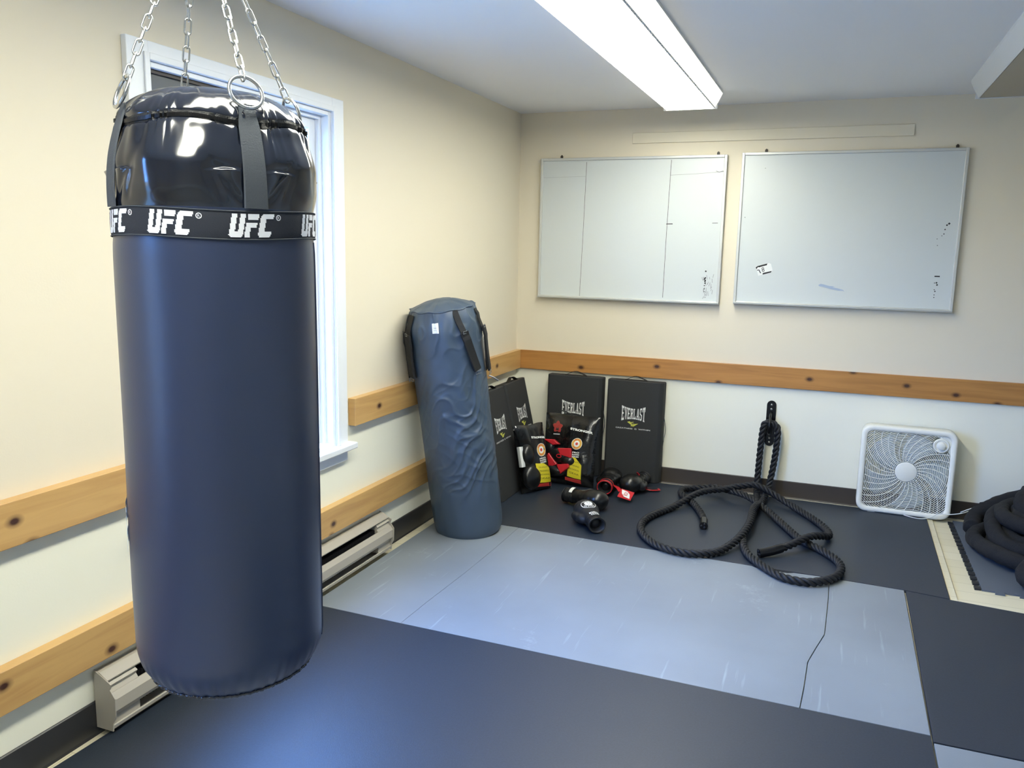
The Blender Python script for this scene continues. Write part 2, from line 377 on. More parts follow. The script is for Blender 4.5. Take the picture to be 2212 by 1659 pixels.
SLAB = {
 'E': [[(0,0),(.3,0),(.3,1),(0,1)], [(-.1,0),(.95,0),(.95,.16),(-.1,.16)], [(-.1,.84),(.92,.84),(.92,1),(-.1,1)], [(.3,.43),(.72,.43),(.72,.57),(.3,.57)], [(.78,.16),(.95,.16),(.95,.30),(.84,.30)], [(.76,.70),(.92,.70),(.92,.84),(.76,.84)]],
 'V': [[(.0,1),(.34,1),(.62,0),(.40,0)], [(.72,1),(.92,1),(.62,0),(.50,0)], [(-.12,.90),(.46,.90),(.46,1),(-.12,1)], [(.60,.90),(1.06,.90),(1.06,1),(.60,1)]],
 'R': [[(.02,0),(.32,0),(.32,1),(.02,1)], [(-.1,0),(.42,0),(.42,.10),(-.1,.10)], [(-.1,.90),(.32,.90),(.32,1),(-.1,1)], [(.32,.84),(.80,.84),(.72,1),(.32,1)], [(.62,.60),(.92,.62),(.92,.88),(.72,.96)], [(.32,.46),(.78,.46),(.88,.62),(.32,.60)], [(.40,.48),(.66,.48),(.92,0),(.62,0)], [(.62,0),(1.06,0),(1.06,.10),(.62,.10)]],
 'L': [[(.02,0),(.32,0),(.32,1),(.02,1)], [(-.1,0),(.92,0),(.92,.16),(-.1,.16)], [(-.1,.90),(.46,.90),(.46,1),(-.1,1)], [(.74,.16),(.92,.16),(.92,.32),(.80,.32)]],
 'A': [[(.02,0),(.18,0),(.50,1),(.36,1)], [(.36,1),(.64,1),(.94,0),(.60,0)], [(.14,.24),(.72,.24),(.72,.36),(.18,.36)], [(-.12,0),(.34,0),(.34,.10),(-.12,.10)], [(.48,0),(1.08,0),(1.08,.10),(.48,.10)]],
 'S': [[(.02,.56),(.30,.50),(.30,.90),(.08,.94)], [(.08,.86),(.84,.86),(.74,1),(.2,1)], [(.72,.68),(.90,.68),(.90,1),(.72,.92)], [(.06,.50),(.22,.62),(.92,.42),(.72,.36)], [(.64,.10),(.90,.08),(.94,.44),(.64,.50)], [(.10,.14),(.84,.14),(.76,0),(.18,0)], [(.02,0),(.20,.06),(.20,.34),(.02,.34)]],
 'T': [[(.33,0),(.65,0),(.65,1),(.33,1)], [(-.02,.84),(1.0,.84),(1.0,1),(-.02,1)], [(-.02,.68),(.12,.68),(.16,.84),(-.02,.84)], [(.84,.84),(1.0,.84),(1.0,.68),(.88,.68)], [(.2,0),(.8,0),(.8,.10),(.2,.10)]]}
def slab_on(mb, text, fn):
    n = len(text)
    for i, ch in enumerate(text):
        for q in SLAB[ch]:
            mb.add([fn((i+0.08+0.84*a)/n-.5, b-.5) for a, b in q], [(0, 1, 2, 3)])
def plate(mb, fn, pts):
    """flat printed polygon given in u,v"""
    tri = tessellate_polygon([[Vector((a, b, 0)) for a, b in pts]]); mb.add([fn(a, b) for a, b in pts], [tuple(t) for t in tri])

# ------------------------------------------------------------------ room shell
FZ = -0.015                      # bare boards; the tops of the rubber mats lie at 0
X1, Y0, CZ = 5.2, -8.0, 2.44
def struct(o): o['kind'] = 'structure'; return o
struct(MB().box(-0.25, X1+0.2, Y0-0.2, 0.2, FZ-0.1, FZ).build('floor', 'pale_boards'))
struct(MB().box(-0.25, X1+0.2, Y0-0.2, 0.2, CZ, CZ+0.1).build('ceiling', 'ceiling_paint'))
WINS = [(-3.30, -2.29), (-6.20, -5.50)]; WZ0, WZ1 = 0.63, 2.098
m = MB(); ya = Y0-0.2
for (a, b) in sorted(WINS):
    m.box(-0.17, -0.02, ya, a, FZ, CZ); m.box(-0.17, -0.02, a, b, FZ, WZ0); m.box(-0.17, -0.02, a, b, WZ1, CZ); ya = b
m.box(-0.17, -0.02, ya, 0.15, FZ, CZ)
struct(m.build('wall_left', 'wall_paint'))
struct(MB().box(-0.02, X1, 0.0, 0.15, FZ, CZ).build('wall_back', 'wall_paint'))
struct(MB().box(X1, X1+0.15, Y0, 0.15, FZ, CZ).build('wall_right', 'wall_paint'))
struct(MB().box(-0.02, X1, Y0-0.15, Y0, FZ, CZ).build('wall_front', 'wall_paint'))
cove = lambda h: [(0, FZ), (0.012, FZ), (0.008, FZ+0.008), (0.007, h-0.003), (0.004, h), (0, h)]
struct(MB().prism([(-0.02+a, b) for a, b in cove(0.097)], 'y', Y0, -0.0).build('baseboard_left', 'rubber_base_dark'))
struct(MB().prism([(-a, b) for a, b in cove(0.095)], 'x', -0.012, X1).build('baseboard_back', 'rubber_base_brown'))
# wooden rails
struct(MB().box(-0.02, 0.02, Y0, -3.392, 0.70, 0.830).build('trim_1', 'pine_left', bevel=0.003))
struct(MB().box(-0.02, 0.02, -2.168, 0.0, 0.70, 0.831).build('trim_2', 'pine_left', bevel=0.003))
struct(MB().box(-0.02, 0.02, Y0, -0.0, 0.236, 0.363).build('trim_3', 'pine_left', bevel=0.003))
struct(MB().box(0.02, X1, -0.022, 0.0, 0.70, 0.831).build('trim_4', 'pine_back', bevel=0.002))
struct(MB().box(0.76, 2.41, -0.011, 0.0, 2.222, 2.287).build('trim_5', 'batten_paint', bevel=0.002))

# ------------------------------------------------------------------ windows
def window(n, y0, y1, full):
    root = empty('window_%d' % n, (-0.02, (y0+y1)/2, WZ0)); struct(root)
    if full: tag(root, 'white framed sliding window behind the hanging bag', None)
    cy = (y0+y1)/2; h = WZ1-WZ0; w = (y1-y0)/2
    # casing: flat boards with a stepped inner moulding
    m = MB()
    cw = 0.086; ct = 0.058
    for s in (-1, 1):
        a, b = s*w, s*(w+cw); m.box(0, 0.022, min(a, b), max(a, b), -0.03, h+ct)
        a, b = s*(w+0.0), s*(w+0.022); m.box(0.022, 0.030, min(a, b), max(a, b), 0, h+0.022)
    m.box(0, 0.022, -w, w, h, h+ct); m.box(0.022, 0.030, -w, w, h, h+0.022)
    m.build('window_casing', 'casing_white', root, bevel=0.003)
    # jamb lining with stops
    m = MB()
    for s in (-1, 1):
        a, b = s*w, s*(w-0.018); m.box(-0.15, 0.012, min(a, b), max(a, b), 0, h)
        a, b = s*(w-0.018), s*(w-0.034); m.box(-0.15, -0.025, min(a, b), max(a, b), 0, h)
    m.box(-0.15, 0.012, -w+0.018, w-0.018, h-0.018, h); m.box(-0.15, -0.025, -w+0.03, w-0.03, h-0.034, h-0.018)
    m.box(-0.15, 0.012, -w+0.018, w-0.018, 0, 0.015)
    m.build('window_jamb', 'casing_white', root, bevel=0.002)
    st = MB().box(-0.02, 0.058, -w-cw-0.03, w+cw+0.03, -0.03, 0.0).build('window_stool', 'casing_white', root, bevel=0.006)
    MB().box(0, 0.020, -w-cw, w+cw, -0.086, -0.03).build('window_apron', 'casing_white', root, bevel=0.004)
    # right (inner) sash, white; left (outer) sash, dark
    ymid = -w+0.41 if full else 0.0
    def sash(name, a, b, x, mt, fw):
        m = MB(); z0, z1 = 0.015, h-0.034
        m.box(x-0.028, x, a, a+fw, z0, z1); m.box(x-0.028, x, b-fw, b, z0, z1)
        m.box(x-0.028, x, a+fw, b-fw, z1-fw, z1); m.box(x-0.028, x, a+fw, b-fw, z0, z0+fw)
        o = m.build(name, mt, root, bevel=0.003)
        MB().box(x-0.016, x-0.012, a+fw, b-fw, z0+fw, z1-fw).build('glass_pane', 'window_glass', o)
    sash('sash', ymid-0.02, w-0.034, -0.045, 'casing_white', 0.042)
    sash('screen_sash', -w+0.034, ymid+0.02, -0.09, 'brown_frame', 0.022)
    MB().box(-0.0245, -0.016, -w+0.019, ymid-0.01, h-0.088, h-0.0185).build('dark_header', 'header_dark', root, bevel=0.003)
    MB().box(-0.0155, -0.006, -w+0.019, ymid-0.01, h-0.030, h-0.0185).build('header_bead', 'brown_frame', root)
    return root
window(1, *WINS[0], True)
window(2, *WINS[1], False)

# outside: ground coloured brown to cut blue bounce onto the ceiling, one bare tree
o = MB().box(-14, -0.3, -14, 8, -0.6, -0.5).build('outside_ground', 'brown_ground'); o['kind'] = 'structure'
rnd = random.Random(4); tm = MB()
def branch(p, dr, L, rr, dep):
    e = p+dr*L; mid = p+dr*L*0.5+Vector((rnd.uniform(-1, 1), rnd.uniform(-1, 1), 0))*L*0.06
    tm.tube([p, mid, e], lambda t: rr*(1-0.4*t), 5)
    if dep:
        for k in range(3):
            nd = (dr+Vector((rnd.uniform(-1, 1), rnd.uniform(-1, 1), rnd.uniform(-0.2, 0.8)))*0.75).normalized()
            branch(p+dr*L*(0.55+0.2*k), nd, L*rnd.uniform(0.55, 0.75), rr*0.55, dep-1)
branch(Vector((0, 0, 0)), Vector((0, 0, 1)), 2.4, 0.09, 4)
tr = tm.build('bare_tree', 'bark'); tr.location = (-6.5, -1.2, -0.5)
tag(tr, 'bare leafless tree standing outside the window', 'tree')

# ------------------------------------------------------------------ ceiling light fixtures
def fixture(name, x0, x1, ys, lit, label):
    """ys: seams from the back wall end towards the room"""
    root = empty(name, ((x0+x1)/2, ys[0], CZ)); tag(root, label, 'ceiling light', None)
    cx = (x0+x1)/2; w = (x1-x0)/2; L0 = 0.0; L1 = ys[-1]-ys[0]; zb = -0.09
    # white steel housing with sloping sides
    m = MB().prism([(-w-0.045, 0), (w+0.045, 0), (w+0.045, -0.012), (w+0.008, zb), (w+0.003, zb-0.004), (w-0.002, zb+0.006), (-w+0.002, zb+0.006), (-w-0.003, zb-0.004), (-w-0.008, zb), (-w-0.045, -0.012)], 'y', L0+0.012, L1)
    m.build('housing', 'fixture_white', root)
    # translucent sides of the wrap-around lens throw light along the ceiling
    for sd in (-1, 1):
        MB().prism([(sd*(w+0.0455), -0.013), (sd*(w+0.0085), zb+0.001), (sd*(w+0.0070), zb+0.001), (sd*(w+0.0440), -0.013)], 'y', L0+0.012, L1).build('side_lens', 'lens_side' if lit else 'fixture_white', root)
    for i in range(len(ys)-1):
        a, b = ys[i]-ys[0], ys[i+1]-ys[0]
        MB().box(-w, w, b+0.004, a-0.004, zb-0.003, zb+0.006).build('diffuser', 'diffuser_lit' if lit else 'diffuser_unlit', root)
    for y in ys[1:-1]:
        MB().box(-w, w, y-ys[0]-0.004, y-ys[0]+0.004, zb-0.0055, zb+0.005).build('joint_strip', 'fixture_white', root)
    MB().box(-w-0.02, w+0.02, 0.0, 0.012, zb-0.006, -0.002).build('end_cap', 'fixture_white', root)
    return root
fixture('ceiling_light', 1.066, 1.332, (-0.46, -1.72, -2.98), True, 'lit long fluorescent ceiling light with glowing white lens')
fixture('ceiling_light', 2.672, 2.94, (-0.42, -1.68, -2.94), False, 'unlit ceiling light with a dull tan lens, at the right edge')
fixture('ceiling_light', 1.066, 1.332, (-3.04, -4.30, -5.56), True, 'second lit ceiling light in line with the first, above the hanging bag')

# ------------------------------------------------------------------ baseboard heater
def heater():
    ya, yb = -3.64, -1.905
    root = empty('baseboard_heater', (-0.0105, ya, 0)); tag(root, 'beige electric baseboard heater on the left wall under the window', 'heater')
    L = yb-ya; z0 = 0.012
    MB().box(0.0, 0.006, 0.004, L-0.004, z0, 0.2).box(0.006, 0.05, 0.004, L-0.004, z0, z0+0.006).build('back_panel', 'heater_paint', root)
    MB().prism([(0.006, 0.200), (0.022, 0.200), (0.054, 0.180), (0.052, 0.175), (0.020, 0.194), (0.006, 0.194)], 'y', 0.002, L-0.002).build('top_hood', 'heater_paint', root)
    MB().prism([(0.058, 0.137), (0.063, 0.138), (0.078, 0.118), (0.078, 0.080), (0.066, 0.062), (0.062, 0.064), (0.074, 0.082), (0.074, 0.116)], 'y', 0.002, L-0.002).build('front_panel', 'heater_paint', root)
    MB().prism([(0.040, 0.018), (0.066, 0.018), (0.068, 0.030), (0.064, 0.032)], 'y', 0.002, L-0.002).build('bottom_lip', 'heater_paint', root)
    m = MB()
    for i in range(110):
        y = 0.13+i*(L-0.26)/109; m.box(0.012, 0.048, y, y+0.001, 0.045, 0.150)
    m.tube([(0.033, 0.02, 0.1), (0.033, L-0.02, 0.1)], 0.01, 8)
    fo = m.build('heating_fins', 'heater_dark', root)
    MB().box(0.0065, 0.009, 0.12, L-0.12, 0.024, 0.19).build('dark_backing', 'heater_dark', root)
    prof = [(0.0, 0.0), (0.068, 0.0), (0.070, 0.040), (0.082, 0.062), (0.084, 0.125), (0.064, 0.152), (0.070, 0.170), (0.030, 0.192), (0.0, 0.206)]
    for a, b in ((0.0, 0.12), (L-0.12, L)):
        e = MB().prism([(0.006, 0.026), (0.060, 0.026), (0.060, 0.056), (0.072, 0.080), (0.072, 0.118), (0.050, 0.150), (0.058, 0.162), (0.018, 0.190), (0.006, 0.190)], 'y', a+0.004, b-0.004).build('end_section', 'heater_paint', root)
        c = (a-0.001, a+0.003) if a == 0 else (b-0.003, b+0.001)
        MB().prism([(p, q+z0*(q == 0)) for p, q in prof], 'y', *c).build('end_cap', 'heater_paint', root)
heater()

# ------------------------------------------------------------------ whiteboards
def whiteboard(x0, x1, z0, z1, label, tilt=0.0):
    root = empty('whiteboard', ((x0+x1)/2, 0, z0)); tag(root, label, 'whiteboard', None); root.rotation_euler = (0, tilt, 0)
    w = (x1-x0)/2; h = z1-z0
    MB().box(-w+0.01, w-0.01, -0.022, -0.008, 0.01, h-0.01).build('writing_surface', 'whiteboard', root)
    m = MB(); f = 0.017
    m.box(-w, -w+f, -0.032, -0.004, 0, h); m.box(w-f, w, -0.032, -0.004, 0, h); m.box(-w+f, w-f, -0.032, -0.004, h-f, h); m.box(-w+f, w-f, -0.032, -0.004, 0, f)
    m.build('frame', 'aluminium', root, bevel=0.003)
    MB().prism([(-0.032, 0.004), (-0.050, 0.002), (-0.052, 0.010), (-0.032, 0.012)], 'x', -w+0.004, w-0.004).build('pen_tray', 'aluminium', root)
    for s in ((-w+0.14), (w-0.06)):
        MB().box(s-0.008, s+0.008, -0.010, -0.002, h, h+0.016).lathe([(0.006, 0), (0.006, 0.006)], 10, Matrix.Translation((s, -0.002, h+0.016)) @ Matrix.Rotation(PI/2, 4, 'X')).build('hanging_clip', 'nail_dark', root)
    return root
BL = whiteboard(0.141, 1.371, 1.207, 2.138, 'left whiteboard of the pair, with two ruled vertical lines', 0.0)
BR = whiteboard(1.459, 2.699, 1.218, 2.147, 'right whiteboard of the pair, larger, with a small sticker', 0.0)
def onboard(root, x, z): return (x-root.location.x, -0.0226, z-root.location.z)
m = MB()
def line(m, root, pts, t):
    for (a, b) in zip(pts[:-1], pts[1:]):
        A = Vector(onboard(root, *a)); B = Vector(onboard(root, *b)); T = (B-A).normalized(); N = Vector((-T.z, 0, T.x))*t/2
        m.add([A-N, B-N, B+N, A+N], [(0, 1, 2, 3)])
line(m, BL, [(0.461, 2.11), (0.452, 1.66), (0.441, 1.226)], 0.0022)
m.build('ruled_line', 'marker_black', BL, fixn=False); m = MB()
line(m, BL, [(1.022, 2.113), (1.013, 1.65), (1.009, 1.237)], 0.0026)
line(m, BL, [(1.009, 1.711), (1.05, 1.712)], 0.005)
m.build('ruled_line', 'marker_black', BL, fixn=False)
m = MB(); line(m, BL, [(1.30, 1.719), (1.335, 1.72)], 0.003); m.build('marker_tick', 'marker_black', BL, fixn=False)
m = MB(); line(m, BL, [(1.02, 2.018), (1.18, 2.024), (1.355, 2.035)], 0.0022); line(m, BL, [(0.46, 2.018), (0.16, 2.012)], 0.0012)
line(m, BL, [(1.305, 2.04), (1.325, 2.032), (1.35, 2.04)], 0.004)
for k in range(26): 
    x = 1.262+rnd.uniform(0, 0.07); z = 1.24+rnd.random()**1.3*0.14; line(m, BL, [(x, z), (x+rnd.uniform(-.008, .008), z+rnd.uniform(.005, .03))], 0.003)
m.build('marker_smudge', 'marker_faint', BL, fixn=False)['kind'] = 'stuff'
for z, s in ((1.412, .008), (1.372, .006), (1.362, .012), (1.348, .014), (1.335, .010), (1.322, .005), (1.301, .006), (1.285, .004)):
    m = MB(); line(m, BL, [(1.272+rnd.uniform(-.006, .006), z), (1.276+rnd.uniform(-.004, .004), z+s)], 0.009); m.build('marker_dot', 'marker_black', BL, fixn=False)
for x, z, s in ((2.632, 1.722, .012), (2.622, 1.714, .01), (2.615, 1.69, .008), (2.612, 1.665, .007), (2.603, 1.655, .005), (2.58, 1.637, .005), (2.585, 1.60, .005), (2.599, 1.384, .010), (2.590, 1.384, .006), (2.603, 1.372, .01), (2.592, 1.345, .006), (2.596, 1.335, .008), (2.594, 1.315, .006), (2.594, 1.30, .006), (1.497, 1.754, .005), (1.60, 2.05, .004)):
    m = MB(); line(m, BR, [(x, z), (x+s*0.6, z+s*0.6)], s*0.8); m.build('marker_dot', 'marker_black', BR, fixn=False)
m = MB(); line(m, BR, [(2.588, 1.424), (2.616, 1.424)], 0.007); m.build('marker_dash', 'marker_black', BR, fixn=False)
m = MB()
plate(m, lambda a, b: (a-BR.location.x, -0.0232, b-BR.location.z), [(1.958, 1.352), (1.966, 1.345), (1.985, 1.342), (2.03, 1.330), (2.075, 1.322), (2.098, 1.322), (2.11, 1.318), (2.10, 1.328), (2.07, 1.336), (2.04, 1.342), (2.055, 1.347), (2.02, 1.349), (1.99, 1.357), (1.972, 1.360)])
m.build('blue_smear', 'marker_blue', BR, fixn=False)
# sticker with black bars and the figure 8
st = empty('sticker', onboard(BR, 1.635, 1.439), (0, math.radians(-16), 0)); st.parent = BR
bpy.data.objects.remove(st)
def stk(dx, dz, y=-0.0228, a=math.radians(17)): 
    return (1.636-BR.location.x+dx*math.cos(a)-dz*math.sin(a), y, 1.439-BR.location.z+dx*math.sin(a)+dz*math.cos(a))
m = MB(); plate(m, lambda a, b: stk(a, b), [(-.045, -.030), (.035, -.030), (.046, -.018), (.046, .02), (.036, .03), (-.045, .03)])
sk = m.build('sticker', 'print_white', BR, fixn=False)
m = MB()
plate(m, lambda a, b: stk(a, b, -0.0231), [(-.030, .020), (.020, .020), (.026, .030), (-.036, .030)])
plate(m, lambda a, b: stk(a, b, -0.0231), [(-.018, -.030), (.034, -.030), (.040, -.022), (-.014, -.020)])
plate(m, lambda a, b: stk(a, b, -0.0231), [(-.046, .012), (-.026, .030), (-.034, .03), (-.047, .026)])
plate(m, lambda a, b: stk(a, b, -0.0231), [(-.030, -.018), (-.024, -.018), (-.030, .006), (-.044, .008), (-.044, .003), (-.034, .002)])
text_on(m, '8', lambda a, b: stk(-.008+a*.016, b*.028, -0.0231))
m.build('sticker_print', 'marker_black', sk, fixn=False)

# ------------------------------------------------------------------ floor mats
def slab(name, pts, label, mt, z0=FZ+0.0005, z1=0.0, group=None, cat='floor mat'):
    cx = sum(p[0] for p in pts)/len(pts); cy = sum(p[1] for p in pts)/len(pts)
    m = MB().prism([(a-cx, b-cy) for a, b in pts], 'z', z0, z1)
    o = m.build(name, mt, bevel=0.0015, bseg=2); o.location = (cx, cy, 0); tag(o, label, cat, group); return o
def wob(p, q, n=8, a=0.002):
    out = []
    for i in range(1, n):
        t = i/n; out.append((p[0]+(q[0]-p[0])*t+rnd.uniform(-a, a), p[1]+(q[1]-p[1])*t+rnd.uniform(-a, a)))
    return out
slab('floor_mat', [(0.026, -3.84), (2.462, -3.86), (2.462, -2.606), (0.056, -2.592)], 'dark rubber floor mat in front, under the hanging bag', 'mat_dark')
slab('floor_mat', [(0.056, -2.586), (0.4968, -2.594), (0.5008, -2.38), (0.5158, -2.0), (0.5208, -1.66), (0.5178, -1.30), (0.056, -1.296)], 'narrow grey floor mat along the left wall, under the leaning bag', 'mat_grey')
slab('floor_mat', [(0.498, -2.594), (2.058, -2.601), (2.066, -2.45), (2.072, -2.25), (2.098, -2.12), (2.128, -1.98), (2.133, -1.80), (2.138, -1.60), (2.139, -1.338)]
     + [(1.98, -1.345), (1.95, -1.362), (1.80, -1.352), (1.78, -1.338)] + [(1.4, -1.331), (1.0, -1.318), (0.519, -1.302), (0.522, -1.66), (0.517, -2.0), (0.502, -2.38)], 'large grey floor mat in the middle with pale scuffs', 'mat_grey')
slab('floor_mat', [(2.061, -2.601), (2.462, -2.602), (2.466, -1.352), (2.142, -1.340), (2.141, -1.60), (2.136, -1.80), (2.131, -1.98), (2.101, -2.12), (2.075, -2.25), (2.069, -2.45)], 'narrow grey floor mat right of the large grey one', 'mat_grey')
slab('floor_mat', [(0.056, -1.292), (0.52, -1.296), (1.0, -1.312), (1.4, -1.325), (2.14, -1.334), (2.470, -1.346), (2.654, -1.372), (2.670, -0.075), (1.40, -0.070), (0.049, -0.06)], 'dark rubber floor mat along the back wall, under the rope', 'mat_dark')
slab('floor_mat', [(2.468, -2.638), (3.9, -2.62), (3.9, -1.50), (2.657, -1.380), (2.475, -1.354)], 'dark rubber floor mat at the right, beside the grey mats', 'mat_dark')
slab('floor_mat', [(2.466, -3.88), (3.9, -3.86), (3.9, -2.626), (2.468, -2.646)], 'pale grey floor mat in the bottom right corner of the view', 'mat_grey')
slab('floor_mat', [(0.014, -5.1), (2.462, -5.1), (2.460, -3.866), (0.016, -3.846)], 'grey floor mat behind the front dark mat, out of view', 'mat_grey')
slab('floor_mat', [(2.466, -5.1), (3.9, -5.1), (3.9, -3.866), (2.464, -3.886)], 'dark floor mat nearest the camera, out of view', 'mat_dark')

# pale edging strip beside the dark mat and the puzzle mat behind it
e = MB().prism([(2.658, -1.376), (3.9, -1.50), (3.9, -1.47), (2.690, -1.348), (2.703, -0.03), (2.673, -0.03)], 'z', FZ, -0.006).build('trim_6', 'pale_boards', bevel=0.002); struct(e)
pm = empty('puzzle_mat', (2.812, -1.17, FZ)); tag(pm, 'thin grey puzzle mat with toothed edges under the heap of rope', 'puzzle mat')
pts = [(2.0, 0), (2.0, 1.08), (0.0, 1.08), (0.0, 0.0)]
x = 0.0; low = []
while x < 1.95:
    low += [(x, 0.0), (x+0.055, 0.0), (x+0.052, -0.022), (x+0.093, -0.022), (x+0.090, 0.0)]; x += 0.1
poly = low+[(2.0, 0.0), (2.0, 1.08), (0.0, 1.08)]
MB().prism(poly, 'z', 0.0005, 0.009).build('foam_sheet', 'mat_puzzle', pm)
for k in range(17):
    y = 0.0+k*0.063; MB().prism([(-0.030, y), (-0.002, y+0.003), (-0.001, y+0.038), (-0.029, y+0.041)], 'z', 0.0005, 0.0095).build('edge_tooth', 'tooth_black', pm)

# ------------------------------------------------------------------ hanging heavy bag
BX, BY = 1.022, -4.186
ZB, ZT = 0.732, 1.792
R0 = 0.1705
ZZ = 1.731
camaz = math.atan2(CAM.y-BY, CAM.x-BX)             # azimuth of the side that faces the room
STR = [camaz+math.radians(21+90*k) for k in range(4)]
def adiff(a, b): return (a-b+PI) % (2*PI)-PI
def bag_r(th, z):
    # silhouette
    if z > ZZ:
        t = min(1, (z-ZZ)/(ZT-ZZ)); base = 0.055+0.100*math.sqrt(max(0, 1-t**1.8))
    elif z > 1.60: base = 0.155+(R0-0.155)*smoothstep(ZZ, 1.66, z)
    elif z > 0.81: base = R0
    else:
        t = (0.81-z)/(0.81-ZB); base = R0-0.030*t**2.5
    dd = min(abs(adiff(th, s)) for s in STR); ds = min((adiff(th, s) for s in STR), key=abs)
    if z > 1.59:
        k = smoothstep(1.59, 1.63, z)
        base += k*(0.006*math.sin(min(dd, PI/4)*2)**1 - 0.006*math.exp(-(dd/0.11)**2))*(1 if z < ZZ else 0.6)
        # pinched folds either side of the strap stitching
        zf = 1.652-0.10*(dd-0.26)**2
        sh = math.exp(-((dd-0.27)/0.10)**2)
        base += sh*(0.0065*math.exp(-(zf-z)/0.016) if z < zf else 0.0065*math.exp(-((z-zf)/0.0022)**2)-0.003*math.exp(-((z-zf)/0.012)**2))
        # diagonal pulls running down to the foot of each strap
        q = (dd-0.12)-(z-1.60)*4.2
        base -= 0.0035*math.exp(-(q/0.045)**2)*smoothstep(1.70, 1.63, z)*smoothstep(1.595, 1.615, z)
        q = (dd-0.30)-(z-1.60)*2.2
        base -= 0.0020*math.exp(-(q/0.035)**2)*smoothstep(1.69, 1.64, z)*smoothstep(1.595, 1.615, z)
        zz = ZZ+0.004*math.sin(th*5+1)
        w = noise.noise(Vector((math.cos(th)*9, math.sin(th)*9, z*7)))
        wr = math.sin(th*34+w*7)*max(0, noise.noise(Vector((math.cos(th)*2.5+4, math.sin(th)*2.5, 1)))+0.35)
        base += 0.0062*wr*math.exp(-(abs(z-zz)/0.038)**1.4)
        base -= 0.005*math.exp(-((z-zz)/0.007)**2)
        base += 0.004*noise.noise(Vector((math.cos(th)*5, math.sin(th)*5, z*14)))*k
    base -= 0.0035*math.exp(-((z-1.567)/0.028)**2)
    base += 0.0022*noise.noise(Vector((math.cos(th)*1.6, math.sin(th)*1.6, z*2.6)))*(1 if z < 1.56 else 0.4)
    if z < 0.86: base += 0.0010*math.sin(th*44+3*noise.noise(Vector((math.cos(th)*3, math.sin(th)*3, 0))))*smoothstep(0.80, 0.745, z)
    return base
hb = empty('heavy_bag', (BX, BY, 0)); tag(hb, 'long navy black heavy punching bag hanging from chains in the foreground', 'punching bag')
zs = [ZB+(1.53-ZB)*i/90 for i in range(90)]+[1.53+(ZT-1.53)*i/150 for i in range(151)]
NT = 288
m = MB()
for z in zs:
    for k in range(NT):
        th = 2*PI*k/NT; q = bag_r(th, z)
        if z >= ZT-1e-6: q = 0.06
        m.v.append((q*math.cos(th), q*math.sin(th), z))
for i in range(len(zs)-1):
    for k in range(NT):
        l = (k+1) % NT; m.f.append((i*NT+k, i*NT+l, (i+1)*NT+l, (i+1)*NT+k)); m.mi.append(1 if zs[i] > 1.592 else 0)
n0 = len(m.v); m.v += [(0, 0, ZB-0.004), (0, 0, ZT+0.002)]
for k in range(NT):
    l = (k+1) % NT; m.f.append((l, k, n0)); m.mi.append(0); t0 = (len(zs)-1)*NT; m.f.append((t0+k, t0+l, n0+1)); m.mi.append(1)
m.build('bag_body', ['vinyl_navy', 'vinyl_gloss'], hb, smooth='all', fixn=False)
def onbag(th, z, off=0.0):
    q = bag_r(th, z)+off; return Vector((q*math.cos(th), q*math.sin(th), z))
# piping at the bottom rim with a puckered stitched edge
m = MB(); m.tube([onbag(2*PI*k/288, ZB+0.004+0.0012*math.sin(k*1.9), 0.001+0.0012*math.sin(k*2.7)) for k in range(288)], 0.0032, 6, closed=True)
m.build('bottom_piping', 'vinyl_gloss', hb, smooth='all')
# vertical seam near the right side
m = MB(); a = camaz+math.radians(76); m.tube([onbag(a, 0.78+i*0.02, 0.0) for i in range(39)], 0.0022, 5); m.build('side_seam', 'vinyl_navy', hb, smooth='all')
# zipper
m = MB()
P = [onbag(2*PI*k/288, ZZ+0.004*math.sin(2*PI*k/288*5+1), -0.001) for k in range(289)]
m.ribbon(P, [Vector((p.x, p.y, 0.02)) for p in P], 0.016, 0.0035); zp = m.build('zipper_tape', 'zipper_black', hb)
m = MB()
for k in range(0, 720):
    th = 2*PI*k/720; p = onbag(th, ZZ+0.004*math.sin(th*5+1), 0.0035); M = Matrix.Translation(p) @ Matrix.Rotation(th, 4, 'Z')
    m.box(-0.001, 0.0014, -0.00055, 0.00055, -0.0030, 0.0030, M)
m.build('zipper_teeth', 'steel_dull' if False else 'rope_cap', zp)
# lettered band
def ub(th, z, off): 
    q = R0-0.0005+off+0.0022*noise.noise(Vector((math.cos(th)*1.6, math.sin(th)*1.6, z*2.6)))*0.4
    z2 = z+0.0025*math.sin(th*3+0.5)
    return Vector((q*math.cos(th), q*math.sin(th), z2))
m = MB(); BZ0, BZ1 = 1.5435, 1.5905
m.grid(lambda a, b: ub(2*PI*a, BZ0+(BZ1-BZ0)*b, 0.0008+0.0016*math.sin(PI*b)**0.3), 240, 6, closeu=True)
band = m.build('logo_band', 'band_cloth', hb, smooth='all')
for z in (BZ0+0.001, BZ1-0.001):
    MB().tube([ub(2*PI*k/240, z, 0.0016) for k in range(240)], 0.0011, 5, closed=True).build('band_hem', 'webbing', band)
U = [(0, 1), (.20, 1), (.20, .26), (.32, .26), (.32, 1), (.52, 1), (.52, .10), (.44, 0), (.08, 0), (0, .10)]
F1 = [(.61, .76), (.61, 1), (1.04, 1), (1.04, .76)]
F2 = [(.58, 0), (.78, 0), (.78, .40), (.98, .40), (1.02, .64), (.58, .64)]
C = [(1.12, .90), (1.22, 1), (1.68, 1), (1.66, .78), (1.36, .78), (1.34, .24), (1.64, .24), (1.64, .08), (1.56, 0), (1.18, 0), (1.10, .12)]
